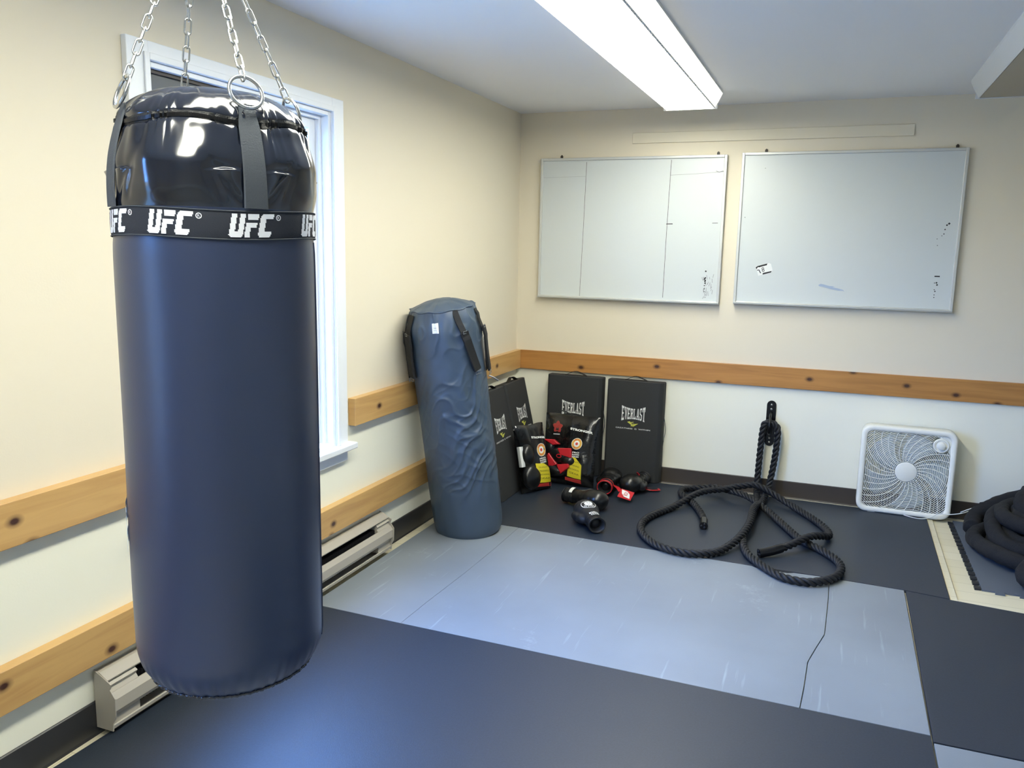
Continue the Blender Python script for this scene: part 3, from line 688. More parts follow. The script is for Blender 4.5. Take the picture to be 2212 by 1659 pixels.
def inside(p, poly):
    c = False; n = len(poly); x, y = p
    for i in range(n):
        (xa, ya_), (xb, yb_) = poly[i], poly[i-1]
        if (ya_ > y) != (yb_ > y) and x < (xb-xa)*(y-ya_)/(yb_-ya_)+xa: c = not c
    return c
ROWS, CW = 24, 0.04
cells = []
for j in range(ROWS):
    v = (j+.5)/ROWS; i = -2
    while i*CW < 1.95:
        uu = (i+.5)*CW; 
        if any(inside((uu-0.17*v, v), q) for q in (U, F1, F2, C)): cells.append((i*CW, j/ROWS, CW, 1/ROWS))
        i += 1
R_ = []   # the small registered mark
for k in range(40):
    a0, a1 = 2*PI*k/40, 2*PI*(k+1)/40; R_.append((a0, a1))
def logo(thc, flat=None, H=0.0375, vert=False, zc=1.567):
    m = MB(); Wd = 1.85
    def P(x, y, off=0.0028):
        if vert: return onbag(thc-(y-.5)*H/R0*-1, zc-(x-Wd/2)*H, off)
        return ub(thc+(x-Wd/2)*H*1.12/R0, zc+(y-.5)*H-0.0, off)
    for (x, y, w, h) in cells: m.add([P(x, y), P(x+w, y), P(x+w, y+h), P(x, y+h)], [(0, 1, 2, 3)])
    cx, cy, ro, ri = 2.03, 0.84, 0.125, 0.09
    for a0, a1 in R_: m.add([P(cx+ro*math.cos(a0)*.9, cy+ro*math.sin(a0)), P(cx+ro*math.cos(a1)*.9, cy+ro*math.sin(a1)), P(cx+ri*math.cos(a1)*.9, cy+ri*math.sin(a1)), P(cx+ri*math.cos(a0)*.9, cy+ri*math.sin(a0))], [(0, 1, 2, 3)])
    vs, fs = glyphs('R', 0.0); m.add([P(cx+a*.09, cy+b*.11) for a, b in vs], fs)
    return m
for k in (18.5, -24.5, 65, -65, 115, 161, -153, -107):
    logo(camaz+math.radians(k)).build('woven_logo', 'thread_white', band, fixn=False)
lm = logo(camaz+math.radians(-86), vert=True, H=0.05, zc=1.03); lm.build('side_logo', 'print_white', hb, fixn=False)
# straps with rings and chains
APEX = Vector((0.945-BX, -4.155-BY, 2.135))
APEX = Vector((-0.035, 0.02, 2.135))
ringpos = []
for th in STR:
    er = Vector((math.cos(th), math.sin(th), 0)); et = Vector((-math.sin(th), math.cos(th), 0))
    def srun(z):
        k = (z-1.592)/(1.752-1.592); rr = (R0+0.002)*(1-k)+(bag_r(th, 1.752)+0.003)*k+0.009*math.sin(PI*k)
        return Vector((rr*math.cos(th), rr*math.sin(th), z))
    P = [srun(1.592+(1.752-1.592)*i/30) for i in range(31)]
    N = [er+Vector((0, 0, 0.0 if p.z < 1.72 else (p.z-1.72)*14)) for p in P]
    ws = lambda t: 0.041-0.006*t-0.007*smoothstep(0.75, 1.0, t)
    # upper end loops over the ring
    tip = onbag(th, 1.752, 0.0015); P.append(tip+Vector((0, 0, 0.006))+er*0.001); N.append(er+Vector((0, 0, .3)))
    st_ = MB().ribbon(P, N, ws, 0.0028).build('strap', 'webbing', hb, bevel=0)
    rc = tip+Vector((0, 0, 0.025))+er*0.003
    up = (APEX-rc).normalized(); ax = (er*0.9+Vector((0, 0, 0.35))).normalized()
    a1 = et; a2 = ax.cross(et).normalized()
    MB().tube([rc+(a1*math.cos(2*PI*k/40)+a2*math.sin(2*PI*k/40))*0.0275 for k in range(40)], 0.0030, 10, closed=True).build('ring', 'steel', st_, smooth='all')
    top = rc+a2*0.0275*(1 if a2.z > 0 else -1)
    # chain
    m = MB(); D = APEX-top; L = D.length; T = D.normalized(); n = int(L/0.0236)
    e1 = T.cross(er).normalized(); e2 = T.cross(e1)
    for i in range(n+1):
        c = top+T*(0.006+i*0.0236); A = e1 if i % 2 else e2; A = (A+e1*rnd.uniform(-.15, .15)).normalized(); hl, hw = 0.0085, 0.0055
        pts = [c+T*(hl+hw*math.sin(t))+A*hw*math.cos(t) for t in [PI*k/8 for k in range(9)]]+[c+T*(-hl+hw*math.sin(t))+A*hw*math.cos(t) for t in [PI+PI*k/8 for k in range(9)]]
        m.tube(pts, 0.0018, 6, closed=True)
    m.build('chain', 'steel', hb, smooth='all')
m = MB()
m.tube([APEX+Vector((0.014*math.cos(2*PI*k/24), 0, 0.016*math.sin(2*PI*k/24))) for k in range(24)], 0.004, 8, closed=True)
m.tube([APEX+Vector((0, 0, 0.02)), APEX+Vector((0, 0, 0.06))], 0.009, 12)
m.build('swivel', 'steel_dull', hb, smooth=True)
m = MB(); m.tube([APEX+Vector((0, 0, 0.055)), (APEX.x, APEX.y, CZ-0.008)], 0.006, 10)
m.lathe([(0.05, 0), (0.05, 0.0075)], 24, Matrix.Translation((APEX.x, APEX.y, CZ-0.008)))
m.build('ceiling_hanger', 'steel_dull', hb, smooth=True)

# ------------------------------------------------------------------ grey bag leaning in the corner
def grey_bag():
    base = Vector((0.272, -1.420, 0.0)); top = Vector((0.180, -1.590, 1.235)); ax = (top-base).normalized(); H = (top-base).length
    root = empty('leaning_bag', base); root.rotation_mode = 'QUATERNION'; root.rotation_quaternion = Vector((0, 0, 1)).rotation_difference(ax)
    tag(root, 'blue grey heavy punching bag standing on the mat, leaning on the left wall', 'punching bag')
    inv = root.rotation_quaternion.to_matrix().inverted()
    ca0 = math.atan2(CAM.y-base.y, CAM.x-base.x)
    def fr(th, t):
        # t from 0 bottom to 1 top shoulder
        R = 0.190
        if t < 0.07: R *= 0.90+0.10*math.sqrt(max(0, 1-((0.07-t)/0.07)**2))
        if t > 0.90: R *= 1-0.16*((t-0.90)/0.10)**2
        x, y = math.cos(th), math.sin(th)
        # slumped diagonal creases across the middle
        s = smoothstep(0.14, 0.30, t)*smoothstep(0.82, 0.66, t)
        aa = adiff(th, ca0); side = math.exp(-((aa-0.35)/0.95)**2)
        wv = noise.noise(Vector((aa*1.1+7, t*5.0, 3)))
        q1 = noise.noise(Vector((aa*1.2-t*2.5, t*14-aa*2.2+wv*1.6, 1.0)))
        q2 = noise.noise(Vector((aa*2.2+t*3, t*26-aa*3.2+wv*1.5, 5.0)))
        q3 = noise.noise(Vector((aa*1.5, t*15+aa*1.6, 9.0)))
        R += s*side*(0.011*(1-min(1, abs(q1)*3.0))**2+0.003*(1-min(1, abs(q2)*3.0))**2+0.005*(1-min(1, abs(q3)*2.8))**2-0.004)
        R += 0.0035*noise.noise(Vector((x*3, y*3, t*7)))
        # dents under the top rim
        k = smoothstep(0.78, 0.90, t)
        R += k*(0.012*noise.noise(Vector((x*3.2, y*3.2, t*10)))+0.008*(1-min(1, abs(noise.noise(Vector((x*2.6+4, y*2.6, t*13))))*4))**2)
        return R
    m = MB(); NZ, NTh = 260, 220
    m.grid(lambda a, b: Vector((fr(2*PI*a, b)*math.cos(2*PI*a), fr(2*PI*a, b)*math.sin(2*PI*a), b*H)), NTh, NZ, closeu=True)
    rt = lambda th: fr(th, 1.0)
    # shallow dome of the lid
    dome = lambda a, b: Vector((rt(2*PI*a)*(1-b)*math.cos(2*PI*a), rt(2*PI*a)*(1-b)*math.sin(2*PI*a), H+0.042*math.sin(b*PI/2)+0.005*noise.noise(Vector((math.cos(2*PI*a)*3*(1-b), math.sin(2*PI*a)*3*(1-b), 2)))*math.sin(b*PI)))
    m.grid(dome, NTh, 14, closeu=True)
    m.add([(0.19*0.9*math.cos(2*PI*k/NTh), 0.19*0.9*math.sin(2*PI*k/NTh), 0) for k in range(NTh)], [tuple(reversed(range(NTh)))])
    m.build('bag_body', 'vinyl_grey', root, smooth='all')
    m = MB(); P = [Vector(((rt(2*PI*k/120)+0.003+0.002*math.sin(k*.7))*math.cos(2*PI*k/120), (rt(2*PI*k/120)+0.003)*math.sin(2*PI*k/120), H-0.003+0.003*math.sin(k*0.5))) for k in range(120)]
    m.tube(P, 0.0035, 6, closed=True); m.build('top_rim', 'vinyl_grey', root, smooth='all')
    # white care label facing the room
    def surf(th, t, off=0.0): q = fr(th, t)+off; return Vector((q*math.cos(th), q*math.sin(th), t*H))
    ca = math.atan2(CAM.y-base.y, CAM.x-base.x)
    m = MB(); m.grid(lambda a, b: surf(ca-0.20-0.055+0.19*a*0.9-0.03, 0.918+0.040*b, 0.004), 6, 6)
    lb = m.build('care_label', 'print_white', root)
    m = MB()
    for k, (t, w) in enumerate(((0.940, .10), (0.9365, .06), (0.930, .09))):
        m.grid(lambda a, b: surf(ca-0.205-w/2+w*a, t+0.0012*b, 0.0048), 4, 1)
    m.build('label_print', 'print_grey', lb)
    # four hanging webbing straps with buckles
    for dth, l0, l1, wd, dr in ((0.42, 0.995, 0.745, 0.034, 0.36), (1.25, 0.985, 0.72, 0.030, 0.1), (-1.12, 0.985, 0.73, 0.055, -0.05), (-1.50, 0.98, 0.72, 0.040, 0.0)):
        th = ca+dth; thf = lambda q: th+dr*q**1.3
        P = [surf(thf(i/24), l0+(l1-l0)*i/24, 0.004+0.010*math.sin(PI*i/24)) for i in range(25)]
        Nn = [Vector((p.x, p.y, 0)) for p in P]
        stp = MB().ribbon(P, Nn, wd, 0.004).build('strap', 'webbing_dark', root)
        # doubled padded piece and snap hook at its lower end
        P2 = [surf(thf((l0-(0.91+(l1-0.91)*i/10))/(l0-l1)), 0.91+(l1-0.91)*i/10, 0.016) for i in range(11)]
        MB().ribbon(P2, [Vector((p.x, p.y, 0)) for p in P2], wd*1.35, 0.010).build('strap_pad', 'webbing_dark', stp)
        pe = P2[-1]; er = Vector((pe.x, pe.y, 0)).normalized(); et = Vector((-er.y, er.x, 0))
        c = pe+Vector((0, 0, -0.012))+er*0.008
        for cc, sc in ((c, 1.0), (P2[0]+er*0.01, 0.7)):
            m = MB(); m.tube([cc+et*a*sc+Vector((0, 0, b*sc)) for a, b in ((-.018, -.008), (.018, -.008), (.018, .008), (-.018, .008))], 0.0022, 6, closed=True)
            m.build('buckle', 'steel_dull', stp)
    # loose snap hook sticking out on the right
    th = ca+1.22; p = surf(th, 0.70, 0.02); q = p+Vector((math.cos(th+.6)*0.05, math.sin(th+.6)*0.05, -0.035))
    MB().tube([p, (p+q)/2+Vector((0, 0, .004)), q], 0.0035, 6).build('snap_hook', 'steel_dull', root)
grey_bag()

# ------------------------------------------------------------------ kick shields with lettering
def shield(name, loc, rotz, lean, w, h, t, label, letters=True, cuthandle=0.0):
    """front faces local -Y, origin at the middle of the front bottom edge line"""
    root = empty(name, loc); root.rotation_mode = 'XYZ'; root.rotation_euler = (lean, 0, rotz)
    tag(root, label, 'kick shield', None)
    # contoured block: front slightly pillowed, side chamfers
    pr = [(-w/2, 0.012), (-w/2+0.012, 0.0), (w/2-0.030, 0.0), (w/2-0.006, 0.022), (w/2, t-0.01), (w/2-0.01, t), (-w/2+0.01, t), (-w/2, t-0.01)]
    MB().prism(pr, 'z', 0, h).build('foam_body', 'pad_black', root, bevel=0.012, bseg=3)
    P = catmull([(-0.075+cuthandle, 0.03, h-0.001), (-0.05+cuthandle, 0.03, h+0.010), (-0.02+cuthandle, 0.03, h+0.024), (0.01+cuthandle, 0.03, h+0.024), (0.05+cuthandle, 0.03, h+0.010), (0.075+cuthandle, 0.03, h-0.001)], 0.01)
    MB().ribbon(P, [Vector((0, 0, 1)) for _ in P], 0.028, 0.003).build('carry_handle', 'webbing_dark', root)
    P = catmull([(w/2, t*0.5, h*0.66), (w/2+0.010, t*0.45, h*0.60), (w/2+0.016, t*0.4, h*0.52), (w/2+0.008, t*0.45, h*0.44), (w/2+0.001, t*0.5, h*0.36)], 0.01)
    MB().ribbon(P, [Vector((1, 0, 0)) for _ in P], 0.012, 0.002).build('side_strap', 'webbing', root)
    if letters:
        zc = h*0.672; W_ = 0.162
        def fn(a, b):
            q = 2*a; top = 0.036+0.018*q*q; bot = -0.034-0.016*q*q; yy = (b+.5)
            return Vector((-0.003+a*W_, -0.0012, zc+bot+(top-bot)*yy))
        m = MB(); slab_on(m, 'EVERLAST', fn)
        # slab feet on the letter ends
        m.build('lettering', 'print_white', root, fixn=False)
        m = MB(); g = lambda a, b: Vector((-0.003+a, -0.0012, zc-0.068+b))
        plate(m, g, [(-.040, .012), (-.022, .018), (-.018, .010), (-.006, .000), (-.010, -.008)])
        plate(m, g, [(-.024, .010), (.004, .016), (.004, .012), (-.012, .006)])
        plate(m, g, [(-.014, .000), (.010, .004), (.008, -.001), (-.008, -.004)])
        plate(m, g, [(-.016, -.014), (.004, -.016), (.018, -.006), (.036, .006), (.014, .002), (.002, -.006), (-.006, -.006), (-.012, -.008)])
        m.build('emblem', 'print_lime', root, fixn=False)
        m = MB(); text_on(m, 'GREATNESS  IS  WITHIN', lambda a, b: Vector((-0.003+a*0.235, -0.0012, zc-0.100+b*0.009)), 0.01)
        m.build('slogan', 'print_white', root, fixn=False)
    return root
shield('kick_shield', (0.870, -0.112, 0), 0, math.radians(-2.0), 0.385, 0.682, 0.085, 'black kick shield against the back wall, nearest the rope')
shield('kick_shield', (0.448, -0.112, 0), 0, math.radians(-2.0), 0.395, 0.685, 0.085, 'black kick shield against the back wall, behind the clear glove bags')
shield('kick_shield', (0.264, -0.334, 0), PI/2, math.radians(-13.0), 0.38, 0.68, 0.085, 'black kick shield on the left wall, in the corner')
shield('kick_shield', (0.272, -0.733, 0), PI/2, math.radians(-13.0), 0.38, 0.68, 0.085, 'black kick shield half hidden behind the leaning grey bag')
shield('kick_shield', (0.395, -0.245, 0), math.radians(0), math.radians(-5), 0.22, 0.43, 0.055, 'short black shield tucked into the corner behind the glove bags', False)

# ------------------------------------------------------------------ boxing gloves
def fist_mesh(name, mt, parent, thumb=True, scale=1.0):
    """+X is the fist end, wrist at the origin, palm down"""
    bm = bmesh.new()
    def ball(c, s, rz=0.0, ry=0.0):
        M = Matrix.Translation(c) @ Matrix.Rotation(rz, 4, 'Z') @ Matrix.Rotation(ry, 4, 'Y') @ Matrix.Diagonal((*s, 1))
        bmesh.ops.create_icosphere(bm, subdivisions=3, radius=1, matrix=M)
    ball((0.185, 0.0, 0.064), (0.072, 0.070, 0.060)); ball((0.155, 0, 0.063), (0.070, 0.072, 0.060)); ball((0.115, 0, 0.057), (0.07, 0.060, 0.050))
    ball((0.07, 0, 0.055), (0.06, 0.048, 0.046)); ball((0.03, 0, 0.053), (0.05, 0.043, 0.043)); ball((0.20, 0, 0.045), (0.045, 0.055, 0.040))
    if thumb:
        ball((0.085, 0.052, 0.046), (0.045, 0.026, 0.028), 0.5); ball((0.125, 0.068, 0.045), (0.040, 0.024, 0.026), 0.2); ball((0.155, 0.070, 0.045), (0.028, 0.022, 0.024), -0.2)
    me = bpy.data.meshes.new(name); bm.to_mesh(me); bm.free(); me.materials.append(MATS[mt])
    o = bpy.data.objects.new(name, me); COL.objects.link(o)
    rm = o.modifiers.new('r', 'REMESH'); rm.mode = 'VOXEL'; rm.voxel_size = 0.005
    sm = o.modifiers.new('s', 'SMOOTH'); sm.iterations = 6; sm.factor = 0.6
    bake(o); o.data.materials.clear(); o.data.materials.append(MATS[mt]); o.data.polygons.foreach_set('use_smooth', [True]*len(o.data.polygons))
    o.parent = parent
    return o
def cuff(parent, mt, trim, L=0.070, flare=0.002):
    m = MB(); M = Matrix.Translation((0.03, 0, 0.050)) @ Matrix.Rotation(-PI/2, 4, 'Y') @ Matrix.Diagonal((0.90, 1.0, 1.0, 1.0))
    prof = [(0.043, 0), (0.046, 0.01), (0.045, 0.03), (0.045+flare*.5, 0.05), (0.045+flare, L), (0.041+flare, L+0.001), (0.037+flare, L-0.004), (0.030, 0.02), (0.02, 0.01), (0.001, 0.01)]
    m.lathe(prof, 36, M, capb=False, capt=False); c = m.build('cuff', mt, parent, smooth='all')
    m = MB(); m.tube([M @ Vector(((0.0455+flare)*math.cos(2*PI*k/36), (0.0455+flare)*math.sin(2*PI*k/36), L)) for k in range(36)], 0.003, 6, closed=True)
    m.build('cuff_binding', trim, c, smooth='all')
    for zz in (0.012, 0.050):
        m = MB(); m.tube([M @ Vector(((0.0465)*math.cos(2*PI*k/36), (0.0465)*math.sin(2*PI*k/36), zz)) for k in range(36)], 0.0022, 6, closed=True)
        m.build('cuff_piping', trim, c, smooth='all')
    return c
def project_on(o, fn_uv, n, off=0.0015):
    """drop a printed patch onto the top of a glove by casting rays downwards in the glove's own frame"""
    me = o.data
    from mathutils.bvhtree import BVHTree
    bv = BVHTree.FromPolygons([v.co for v in me.vertices], [tuple(p.vertices) for p in me.polygons])
    def P(x, y):
        h = bv.ray_cast(Vector((x, y, 0.4)), Vector((0, 0, -1)))
        return (h[0]+Vector((0, 0, off))) if h[0] else Vector((x, y, 0.1))
    return P
def disc(m, P, cx, cy, r0, r1, sy=1.0, n=32, rings=3):
    for j in range(rings):
        a, b = r0+(r1-r0)*j/rings, r0+(r1-r0)*(j+1)/rings
        for k in range(n):
            t0, t1 = 2*PI*k/n, 2*PI*(k+1)/n
            m.add([P(cx+a*math.cos(t0), cy+a*sy*math.sin(t0)), P(cx+b*math.cos(t0), cy+b*sy*math.sin(t0)), P(cx+b*math.cos(t1), cy+b*sy*math.sin(t1)), P(cx+a*math.cos(t1), cy+a*sy*math.sin(t1))], [(0, 1, 2, 3)])
def arc_text(m, P, text, cx, cy, rr, h, a0, a1, flip=False):
    n = len(text)
    for i, ch in enumerate(text):
        if ch == ' ': continue
        t = a0+(a1-a0)*(i+.5)/n; vs, fs = glyphs(ch, 0.02); w = abs(a1-a0)/n*rr*0.72
        out = []
        for a, b in vs:
            q = t+(a1-a0)/abs(a1-a0)*a*w/rr; rad = rr+(b*h if not flip else -b*h); out.append(P(cx+rad*math.cos(q), cy+rad*math.sin(q)))
        m.add(out, fs)
def glove(name, loc, rotz, label, kind, tilt=(0, 0), trim=None):
    root = empty(name, loc); root.rotation_euler = (tilt[0], tilt[1], rotz); tag(root, label, 'boxing glove', None)
    g = fist_mesh('fist', 'glove_matte' if kind == 'emblem' else 'glove_black', root)
    c = cuff(root, 'glove_matte', trim or ('glove_red' if kind == 'red' else 'glove_black'))
    P = project_on(g, None, 0)
    if kind == 'emblem':
        # letters read from the cuff side: rotate so that text top points to +X
        Q = lambda x, y: P(0.135+y, -x)
        m = MB(); disc(m, Q, 0, 0, 0.0, 0.043, 0.82); em = m.build('emblem', 'print_white', g, fixn=False)
        P2 = project_on(g, None, 0, 0.0022); Q2 = lambda x, y: P2(0.135+y*0.82, -x)
        P3 = project_on(g, None, 0, 0.0029); Q3 = lambda x, y: P3(0.135+y*0.82, -x)
        m = MB(); disc(m, Q2, 0, 0, 0.024, 0.040, 1.0)
        plate(m, Q2, [(-.016, -.004), (0, -.012), (.016, -.004), (.0, -.016)]); plate(m, Q2, [(-.012, .006), (-.004, .010), (.0, .006), (-.006, .004)]); plate(m, Q2, [(.002, .010), (.012, .008), (.008, .004)])
        mw = MB(); arc_text(mw, Q3, 'BOXING', 0, 0, 0.032, 0.011, math.radians(150), math.radians(30)); arc_text(mw, Q3, 'GLOVES', 0, 0, 0.032, 0.011, math.radians(210), math.radians(330), True)
        mw.build('emblem_letters', 'print_white', em, fixn=False)
        m.build('emblem_print', 'marker_black', em, fixn=False)
        m = MB()
        def R(a, b):
            an = a; rr = 0.0505; return Vector((0.018-b*0.034, -rr*math.sin(an), 0.053+rr*math.cos(an)))
        text_on(m, 'BOXING', lambda a, b: R(a*1.05*1.0, -b*0.62-0.28), 0.035); text_on(m, 'CLUB', lambda a, b: R(a*0.95, -b*0.62+0.48), 0.035)
        m.build('cuff_print', 'print_white', c, fixn=False)
    if kind == 'label':
        m = MB(); Q = lambda x, y: P(0.115+x, y)
        for a, b, w, h in ((0.0, -0.005, 0.060, 0.013),):
            m.grid(lambda i, j: Q(a+(i-.5)*w, b+(j-.5)*h*(1 if 0.08 < i < 0.92 else 0.3)), 12, 3)
        e = m.build('label', 'print_grey', g, fixn=False)
        P2 = project_on(g, None, 0, 0.0022); m = MB(); text_on(m, 'SPARRING', lambda a, b: P2(0.115+a*0.052, -0.005+b*0.008), 0.02); m.build('label_print', 'marker_black', e, fixn=False)
        m = MB(); m.grid(lambda i, j: Vector((0.005+j*0.022, -0.0505*math.sin(-0.9+i*1.8), 0.053+0.0505*math.cos(-0.9+i*1.8))), 14, 2)
        m.build('cuff_label', 'print_white', c, fixn=False)
    return root, g, c
HD = lambda fx, fy, cx, cy: math.atan2(fy-cy, fx-cx)       # heading from cuff to fist
glove('boxing_glove', (0.925, -1.185, 0), HD(0.765, -0.93, 0.94, -1.20), 'black boxing glove with a round white emblem, nearest the grey mat', 'emblem')
glove('boxing_glove', (0.655, -0.760, 0), HD(0.85, -0.82, 0.655, -0.76), 'shiny black boxing glove with its fist against the red strap', 'label')
g3, gg, c3 = glove('boxing_glove', (0.800, -0.495, 0.010), HD(0.785, -0.24, 0.800, -0.495), 'black boxing glove with red lining, opening towards the room', 'red')
# red wrist strap with a white print lying out of it
m = MB(); P = catmull([(0.0, 0.03, 0.05), (-0.03, -0.055, 0.055), (-0.075, -0.085, 0.045)], 0.01)
R3 = g3.matrix_basis
P = catmull([(0.03, -0.048, 0.05), (-0.005, -0.065, 0.055), (-0.03, -0.085, 0.052), (-0.055, -0.105, 0.038)], 0.008)
MB().ribbon(P, [Vector((-0.3, -0.5, 1)) for _ in P], 0.03, 0.003).build('wrist_strap', 'glove_red', g3)
def S3(a, b): return Vector((-0.085+a*0.075+b*0.020, -0.145+b*0.085-a*0.012, 0.034-b*-0.010+a*0.030))
m = MB(); m.grid(lambda a, b: S3(a-.5, b-.5), 4, 4); tb = m.build('strap_tab', 'glove_red', g3, fixn=False)
sd = tb.modifiers.new('s', 'SOLIDIFY'); sd.thickness = 0.004; sd.offset = -1
m = MB(); up3 = Vector((-0.0015, -0.0004, 0.0035))
plate(m, lambda a, b: S3(a, b)+up3, [(-.42, -.40), (.05, -.28), (.30, -.05), (.38, .42), (-.05, .30), (-.35, .05)]); pt = m.build('tab_print', 'print_white', tb, fixn=False)
m = MB(); text_on(m, 'BOX', lambda a, b: S3(a*.42, b*.30)+up3*1.2, 0.02); m.build('tab_letters', 'label_red', pt, fixn=False)
g4, gg4, c4 = glove('boxing_glove', (0.968, -0.215, 0.0), HD(0.925, -0.44, 0.968, -0.215), 'round black boxing glove with a red strap trailing right', 'plain', (0, 0), 'glove_black')
iv = Matrix.Translation(g4.location) @ Matrix.Rotation(g4.rotation_euler.z, 4, 'Z'); iv = iv.inverted()
W4 = lambda p: iv @ Vector(p)
P = catmull([W4(p) for p in ((0.945, -0.262, 0.102), (0.975, -0.272, 0.075), (0.998, -0.290, 0.024), (1.045, -0.295, 0.012), (1.10, -0.268, 0.012))], 0.006)
sb = MB().ribbon(P, [Vector((0, 0, 1)) if i > 12 else Vector((0.1, -1, 0.5)) for i in range(len(P))], lambda t: 0.052-0.018*t, 0.003).build('red_strap', 'glove_red', g4)
n4 = len(P); P4 = [p+Vector((0, 0, 0.0035)) for p in P[n4//2:-2]]
MB().ribbon(P4, [Vector((0, 0, 1)) for _ in P4], 0.026, 0.0012).build('hook_patch', 'glove_matte', sb)

# ------------------------------------------------------------------ clear bags of gloves
def pouch(m, w, h, t, seed, off=0.0, u0=0, u1=1, v0=0, v1=1, nu=30, nv=30, front=True, back=True):
    def f(a, b, s):
        a = u0+(u1-u0)*a; b = v0+(v1-v0)*b
        e = (max(0, 1-(2*a-1)**4)*max(0, 1-(2*b-1)**4))**0.6
        tt = t*e*(1.15-0.5*b)+0.010*noise.noise(Vector((a*5+seed, b*6, s)))*e
        x = (a-.5)*w*(1-0.05*math.sin(b*PI)); return Vector((x, -s*tt*0.5-s*off, b*h+0.002+0.004*math.sin(a*9)*b))
    if front: m.grid(lambda a, b: f(a, b, 1), nu, nv)
    if back: m.grid(lambda a, b: f(a, b, -1), nu, nv)
    return lambda a, b, o=0.0: f(a, b, 1)+Vector((0, -o, 0))
def glove_bag(loc, rotz, lean, w, h, t, label, seed, big):
    root = empty('glove_bag', loc); root.rotation_euler = (lean, 0, rotz); tag(root, label, 'bag of gloves', None)
    m = MB(); pouch(m, w, h, t, seed, front=False); m.build('back_sheet', 'plastic_black', root, smooth='all', fixn=False)
    m = MB(); F = pouch(m, w, h, t, seed, back=False)
    uc = 0.52 if big else 0.40
    # printed black right part and clear left part of the front
    m = MB(); pouch(m, w, h, t, seed, back=False, u0=uc, nu=18); m.build('printed_front', 'plastic_black', root, smooth='all', fixn=False)
    m = MB(); pouch(m, w, h, t, seed, back=False, u1=uc, nu=18); m.build('clear_front', 'clear_film', root, smooth='all', fixn=False)
    def patch(nm, mt, pts, o=0.0015, par=root):
        mm = MB(); us = [p[0] for p in pts]; a0, a1 = min(us), max(us); n = 10
        # strip patch: pts given as (u, vlow, vhigh) columns
        for (p, q) in zip(pts[:-1], pts[1:]):
            for k in range(4):
                s0, s1 = k/4, (k+1)/4; ua, ub_ = p[0]+(q[0]-p[0])*s0, p[0]+(q[0]-p[0])*s1
                la, lb_ = p[1]+(q[1]-p[1])*s0, p[1]+(q[1]-p[1])*s1; ha, hb_ = p[2]+(q[2]-p[2])*s0, p[2]+(q[2]-p[2])*s1
                for j in range(6):
                    t0, t1 = j/6, (j+1)/6
                    mm.add([F(ua, la+(ha-la)*t0, o), F(ub_, lb_+(hb_-lb_)*t0, o), F(ub_, lb_+(hb_-lb_)*t1, o), F(ua, la+(ha-la)*t1, o)], [(0, 1, 2, 3)])
        return mm.build(nm, mt, par, fixn=False, smooth='all')
    a = uc+0.03; b = 0.97 if not big else 0.80
    yl = patch('yellow_label', 'label_yellow', [(a, 0.13, 0.42), ((a+b)/2, 0.11, 0.40), (b, 0.10, 0.30)])
    patch('red_stripe', 'label_red', [(a-0.04, 0.07, 0.115), (b, 0.035, 0.09)])
    mm = MB()
    for k in range(4): text_on(mm, ['QUALITY', 'TRAINING', 'BOXING', 'GEAR'][k], lambda p, q: F((a+b)/2+p*(b-a)*0.7, 0.34-0.055*k-p*0.03+q*0.022, 0.0022), 0.0)
    mm.build('label_text', 'marker_black', yl, fixn=False)
    mm = MB(); ec = (uc+0.03+(0.12 if big else 0.28), 0.60); er = 0.10 if big else 0.165; eh = er*w/h
    ring = lambda r0, r1, o: [mm.add([F(ec[0]+x*math.cos(t0)*er, ec[1]+x*math.sin(t0)*eh, o) for x, t0 in ((r0, ta), (r1, ta), (r1, tb_), (r0, tb_))], [(0, 1, 2, 3)]) for ta, tb_ in [(2*PI*k/30, 2*PI*(k+1)/30) for k in range(30)]]
    ring(0.01, 1.0, 0.0016); em = mm.build('round_emblem', 'label_gold', root, fixn=False)
    mm = MB(); ring(0.01, 0.55, 0.0021); ring(0.93, 1.0, 0.0021); ei = mm.build('emblem_ring', 'print_white', em, fixn=False)
    mm = MB(); arc_text(mm, lambda x, y: F(ec[0]+x, ec[1]+y*w/h, 0.0026), 'FIGHT', 0, 0, er*0.74, er*0.26, math.radians(145), math.radians(35))
    arc_text(mm, lambda x, y: F(ec[0]+x, ec[1]+y*w/h, 0.0026), 'SMART', 0, 0, er*0.74, er*0.24, math.radians(215), math.radians(325), True)
    ring(0.01, 0.25, 0.0026)
    mm.build('emblem_letters', 'label_red', em, fixn=False)
    mm = MB(); text_on(mm, 'STRONGER', lambda p, q: F((uc+0.20 if big else uc+0.30)+p*(0.42 if big else 0.5), 0.79-p*0.05+q*0.032, 0.0016), 0.05)
    for k in range(3): text_on(mm, ['PRO', 'BOXING', 'SERIES'][k], lambda p, q: F(ec[0]+p*er*1.3, 0.475-0.03*k+q*0.022, 0.0016), 0.03)
    mm.build('white_print', 'print_white', root, fixn=False)
    return root, F
gb, F = glove_bag((0.500, -0.385, 0.0), math.radians(-2), math.radians(-13), 0.38, 0.46, 0.11, 'large clear and black plastic bag holding red and black gloves', 2.2, True)
